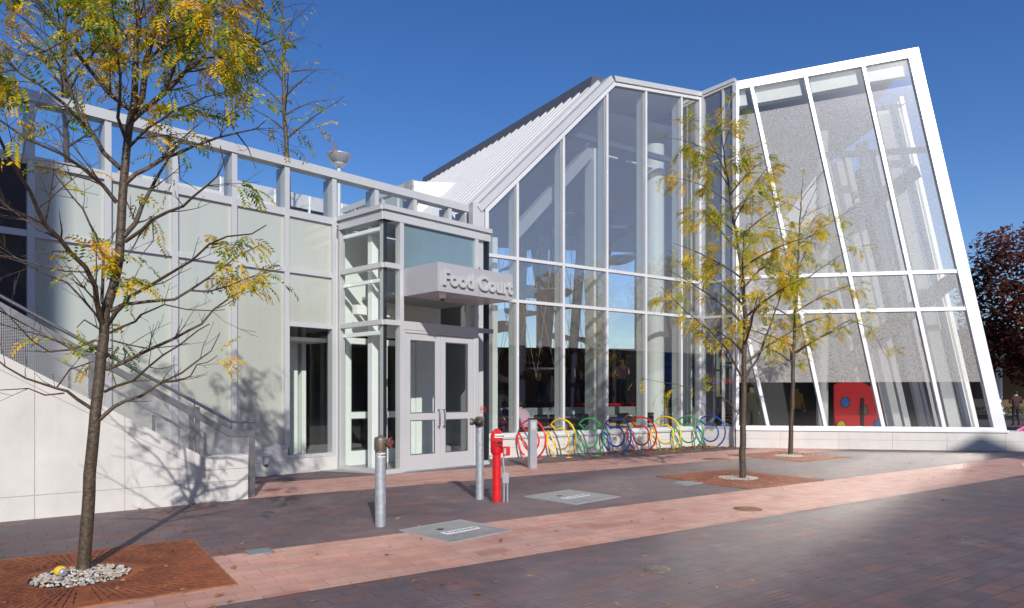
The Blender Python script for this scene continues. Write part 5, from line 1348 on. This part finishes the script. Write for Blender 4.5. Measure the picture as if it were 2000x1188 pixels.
# seated person leaning on the counter
def seated(lean):
    J = dict(pel=(0, 0, .56), bel=(0, .04, .68), che=(0, .10+lean, .90), neck=(0, .16+lean, 1.06), head=(0, .22+lean, 1.19), top=(0, .22+lean, 1.27), shl=(-.18, .12+lean, 1.0), shr=(.18, .12+lean, 1.0),
             hpl=(-.10, .08, .53), hpr=(.10, .08, .53), knl=(-.13, .46, .52), knr=(.13, .46, .52), anl=(-.13, .42, .10), anr=(.13, .42, .10), tol=(-.14, .56, .05), tor=(.14, .56, .05),
             ell=(-.27, .30+lean, .84), elr=(.27, .30+lean, .84), wrl=(-.16, .47+lean, .85), wrr=(.10, .47+lean, .85), hal=(-.08, .52+lean, .87), har=(.02, .52+lean, .87))
    E = [('pel', 'bel'), ('bel', 'che'), ('che', 'neck'), ('neck', 'head'), ('head', 'top'), ('che', 'shl'), ('che', 'shr'), ('pel', 'hpl'), ('pel', 'hpr'), ('hpl', 'knl'), ('hpr', 'knr'), ('knl', 'anl'), ('knr', 'anr'), ('anl', 'tol'), ('anr', 'tor'), ('shl', 'ell'), ('ell', 'wrl'), ('wrl', 'hal'), ('shr', 'elr'), ('elr', 'wrr'), ('wrr', 'har')]
    Rd = dict(pel=(.17, .13), bel=(.16, .13), che=(.18, .13), neck=.055, head=(.085, .10), top=.06, shl=.075, shr=.075, hpl=.10, hpr=.10, knl=.065, knr=.065, anl=.045, anr=.045, tol=.04, tor=.04, ell=.055, elr=.055, wrl=.04, wrr=.04, hal=.038, har=.038)
    return J, E, Rd
J, E, Rd = seated(.12)
t_ = FM.hit(1026, 815, -.95)[0]; q = FM.at(t_, IFZ-.05, -.9)
person('seated person in lilac pink fleece leaning on the counter behind the glass', J, E, Rd, 'pel', lambda c: 2 if c.z > 1.08 or c.y > .60 and c.z > .8 else (0 if c.z > .62 and c.y < .75 and not (c.z < .68 and c.y > .2) else 1), q, yaw, [M['hoodie'], M['navy'], M['skin']], ((0, .31, 1.215), .10, (.98, 1.05, 1.0)))
t_ = FM.hit(993, 815, -.95)[0]; q = FM.at(t_, IFZ-.05, -.85)
person('seated person in dark navy clothes at the counter end beside the entrance', *seated(.08), 'pel', lambda c: 2 if c.z > 1.08 else 1, q, yaw, [M['hoodie'], M['navy'], M['skin']], ((0, .27, 1.215), .10, (.98, 1.05, 1.0)))
# child in a pink coat on the ground at right edge, one arm reaching in
J = dict(pel=(0, 0, .16), bel=(0, .02, .28), che=(-.03, .05, .42), neck=(-.04, .07, .52), head=(-.05, .10, .62), top=(-.05, .10, .68), shl=(-.13, .06, .40), shr=(.10, .06, .46), ell=(-.26, .06, .20), wrl=(-.47, .05, .09), hal=(-.55, .05, .065), elr=(.18, .14, .32), wrr=(.14, .24, .22), har=(.12, .28, .18),
         hpl=(-.07, .05, .13), hpr=(.07, .05, .13), knl=(-.14, .30, .20), knr=(.14, .30, .20), anl=(-.10, .46, .06), anr=(.10, .46, .06))
for k in range(4): J['f%d' % k] = (-.60-.008*(k % 2), .02+.018*k, .05)
J['th'] = (-.57, .0, .07)
E = [('pel', 'bel'), ('bel', 'che'), ('che', 'neck'), ('neck', 'head'), ('head', 'top'), ('che', 'shl'), ('che', 'shr'), ('shl', 'ell'), ('ell', 'wrl'), ('wrl', 'hal'), ('shr', 'elr'), ('elr', 'wrr'), ('wrr', 'har'), ('pel', 'hpl'), ('pel', 'hpr'), ('hpl', 'knl'), ('hpr', 'knr'), ('knl', 'anl'), ('knr', 'anr')]+[('hal', 'f%d' % k) for k in range(4)]+[('hal', 'th')]
Rd = dict(pel=.12, bel=.12, che=.12, neck=.045, head=.085, top=.055, shl=.06, shr=.06, ell=.055, wrl=.042, hal=.024, elr=.05, wrr=.035, har=.025, hpl=.075, hpr=.075, knl=.055, knr=.055, anl=.04, anr=.04, th=.008, f0=.008, f1=.008, f2=.008, f3=.008)
g = FR.at(FR.hit(2027, 835, -.2)[0], .555, -.22)
person('child in hot pink coat sitting on the limestone ledge, arm reaching into view', J, E, Rd, 'pel', lambda c: 1 if (c.x < -.49 or c.z > .53) else (2 if c.y > .16 and c.z < .28 else 0), (g.x, g.y, .50), R(0), [M['pinkcoat'], M['skin'], M['navy']], ((-.05, .085, .65), .088, (1, 1.05, 1)))

# ---------------------------------------------------------------- light, sky, camera
w = bpy.data.worlds.new('World'); scene.world = w; w.use_nodes = True; nt = w.node_tree; nt.nodes.clear()
sky = nt.nodes.new('ShaderNodeTexSky'); sky.sky_type = 'NISHITA'; sky.sun_disc = False
SUN = Vector((.2168, -.8384, .5)).normalized()
sky.sun_elevation = math.asin(SUN.z); sky.sun_rotation = math.atan2(SUN.x, SUN.y)
sky.altitude = 200; sky.air_density = 1.0; sky.dust_density = .3; sky.ozone_density = 3.0
bg = nt.nodes.new('ShaderNodeBackground'); bg.inputs[1].default_value = .11
wo = nt.nodes.new('ShaderNodeOutputWorld'); hs = nt.nodes.new('ShaderNodeHueSaturation'); hs.inputs['Hue'].default_value = .513; hs.inputs['Saturation'].default_value = 1.27; hs.inputs['Value'].default_value = 1.1
nt.links.new(sky.outputs[0], hs.inputs['Color']); nt.links.new(hs.outputs[0], bg.inputs[0]); nt.links.new(bg.outputs[0], wo.inputs[0])
ld = bpy.data.lights.new('sun', 'SUN'); ld.energy = 4.4; ld.angle = R(.55); ld.color = (1, .955, .90)
lo = bpy.data.objects.new('sun', ld); COL.objects.link(lo); lo.rotation_euler = SUN.to_track_quat('Z', 'Y').to_euler()
cd = bpy.data.cameras.new('camera'); cd.lens = 24; cd.sensor_width = 36; cd.sensor_fit = 'HORIZONTAL'; cd.shift_y = 176/2000; cd.clip_start = .1; cd.clip_end = 2000
co = bpy.data.objects.new('camera', cd); COL.objects.link(co); co.location = (0, 0, EYE); co.rotation_euler = (R(90), 0, 0); scene.camera = co
vs = scene.view_settings; vs.view_transform = 'Standard'; vs.look = 'None'; vs.exposure = 0.0; vs.gamma = 1
scene.render.engine = 'CYCLES'
cy = scene.cycles
cy.max_bounces = 10; cy.transparent_max_bounces = 24; cy.glossy_bounces = 4; cy.diffuse_bounces = 4; cy.caustics_reflective = True; cy.blur_glossy = .02; cy.sample_clamp_indirect = 0
cy.use_denoising = True
try: cy.denoiser = 'OPENIMAGEDENOISE'
except Exception: pass
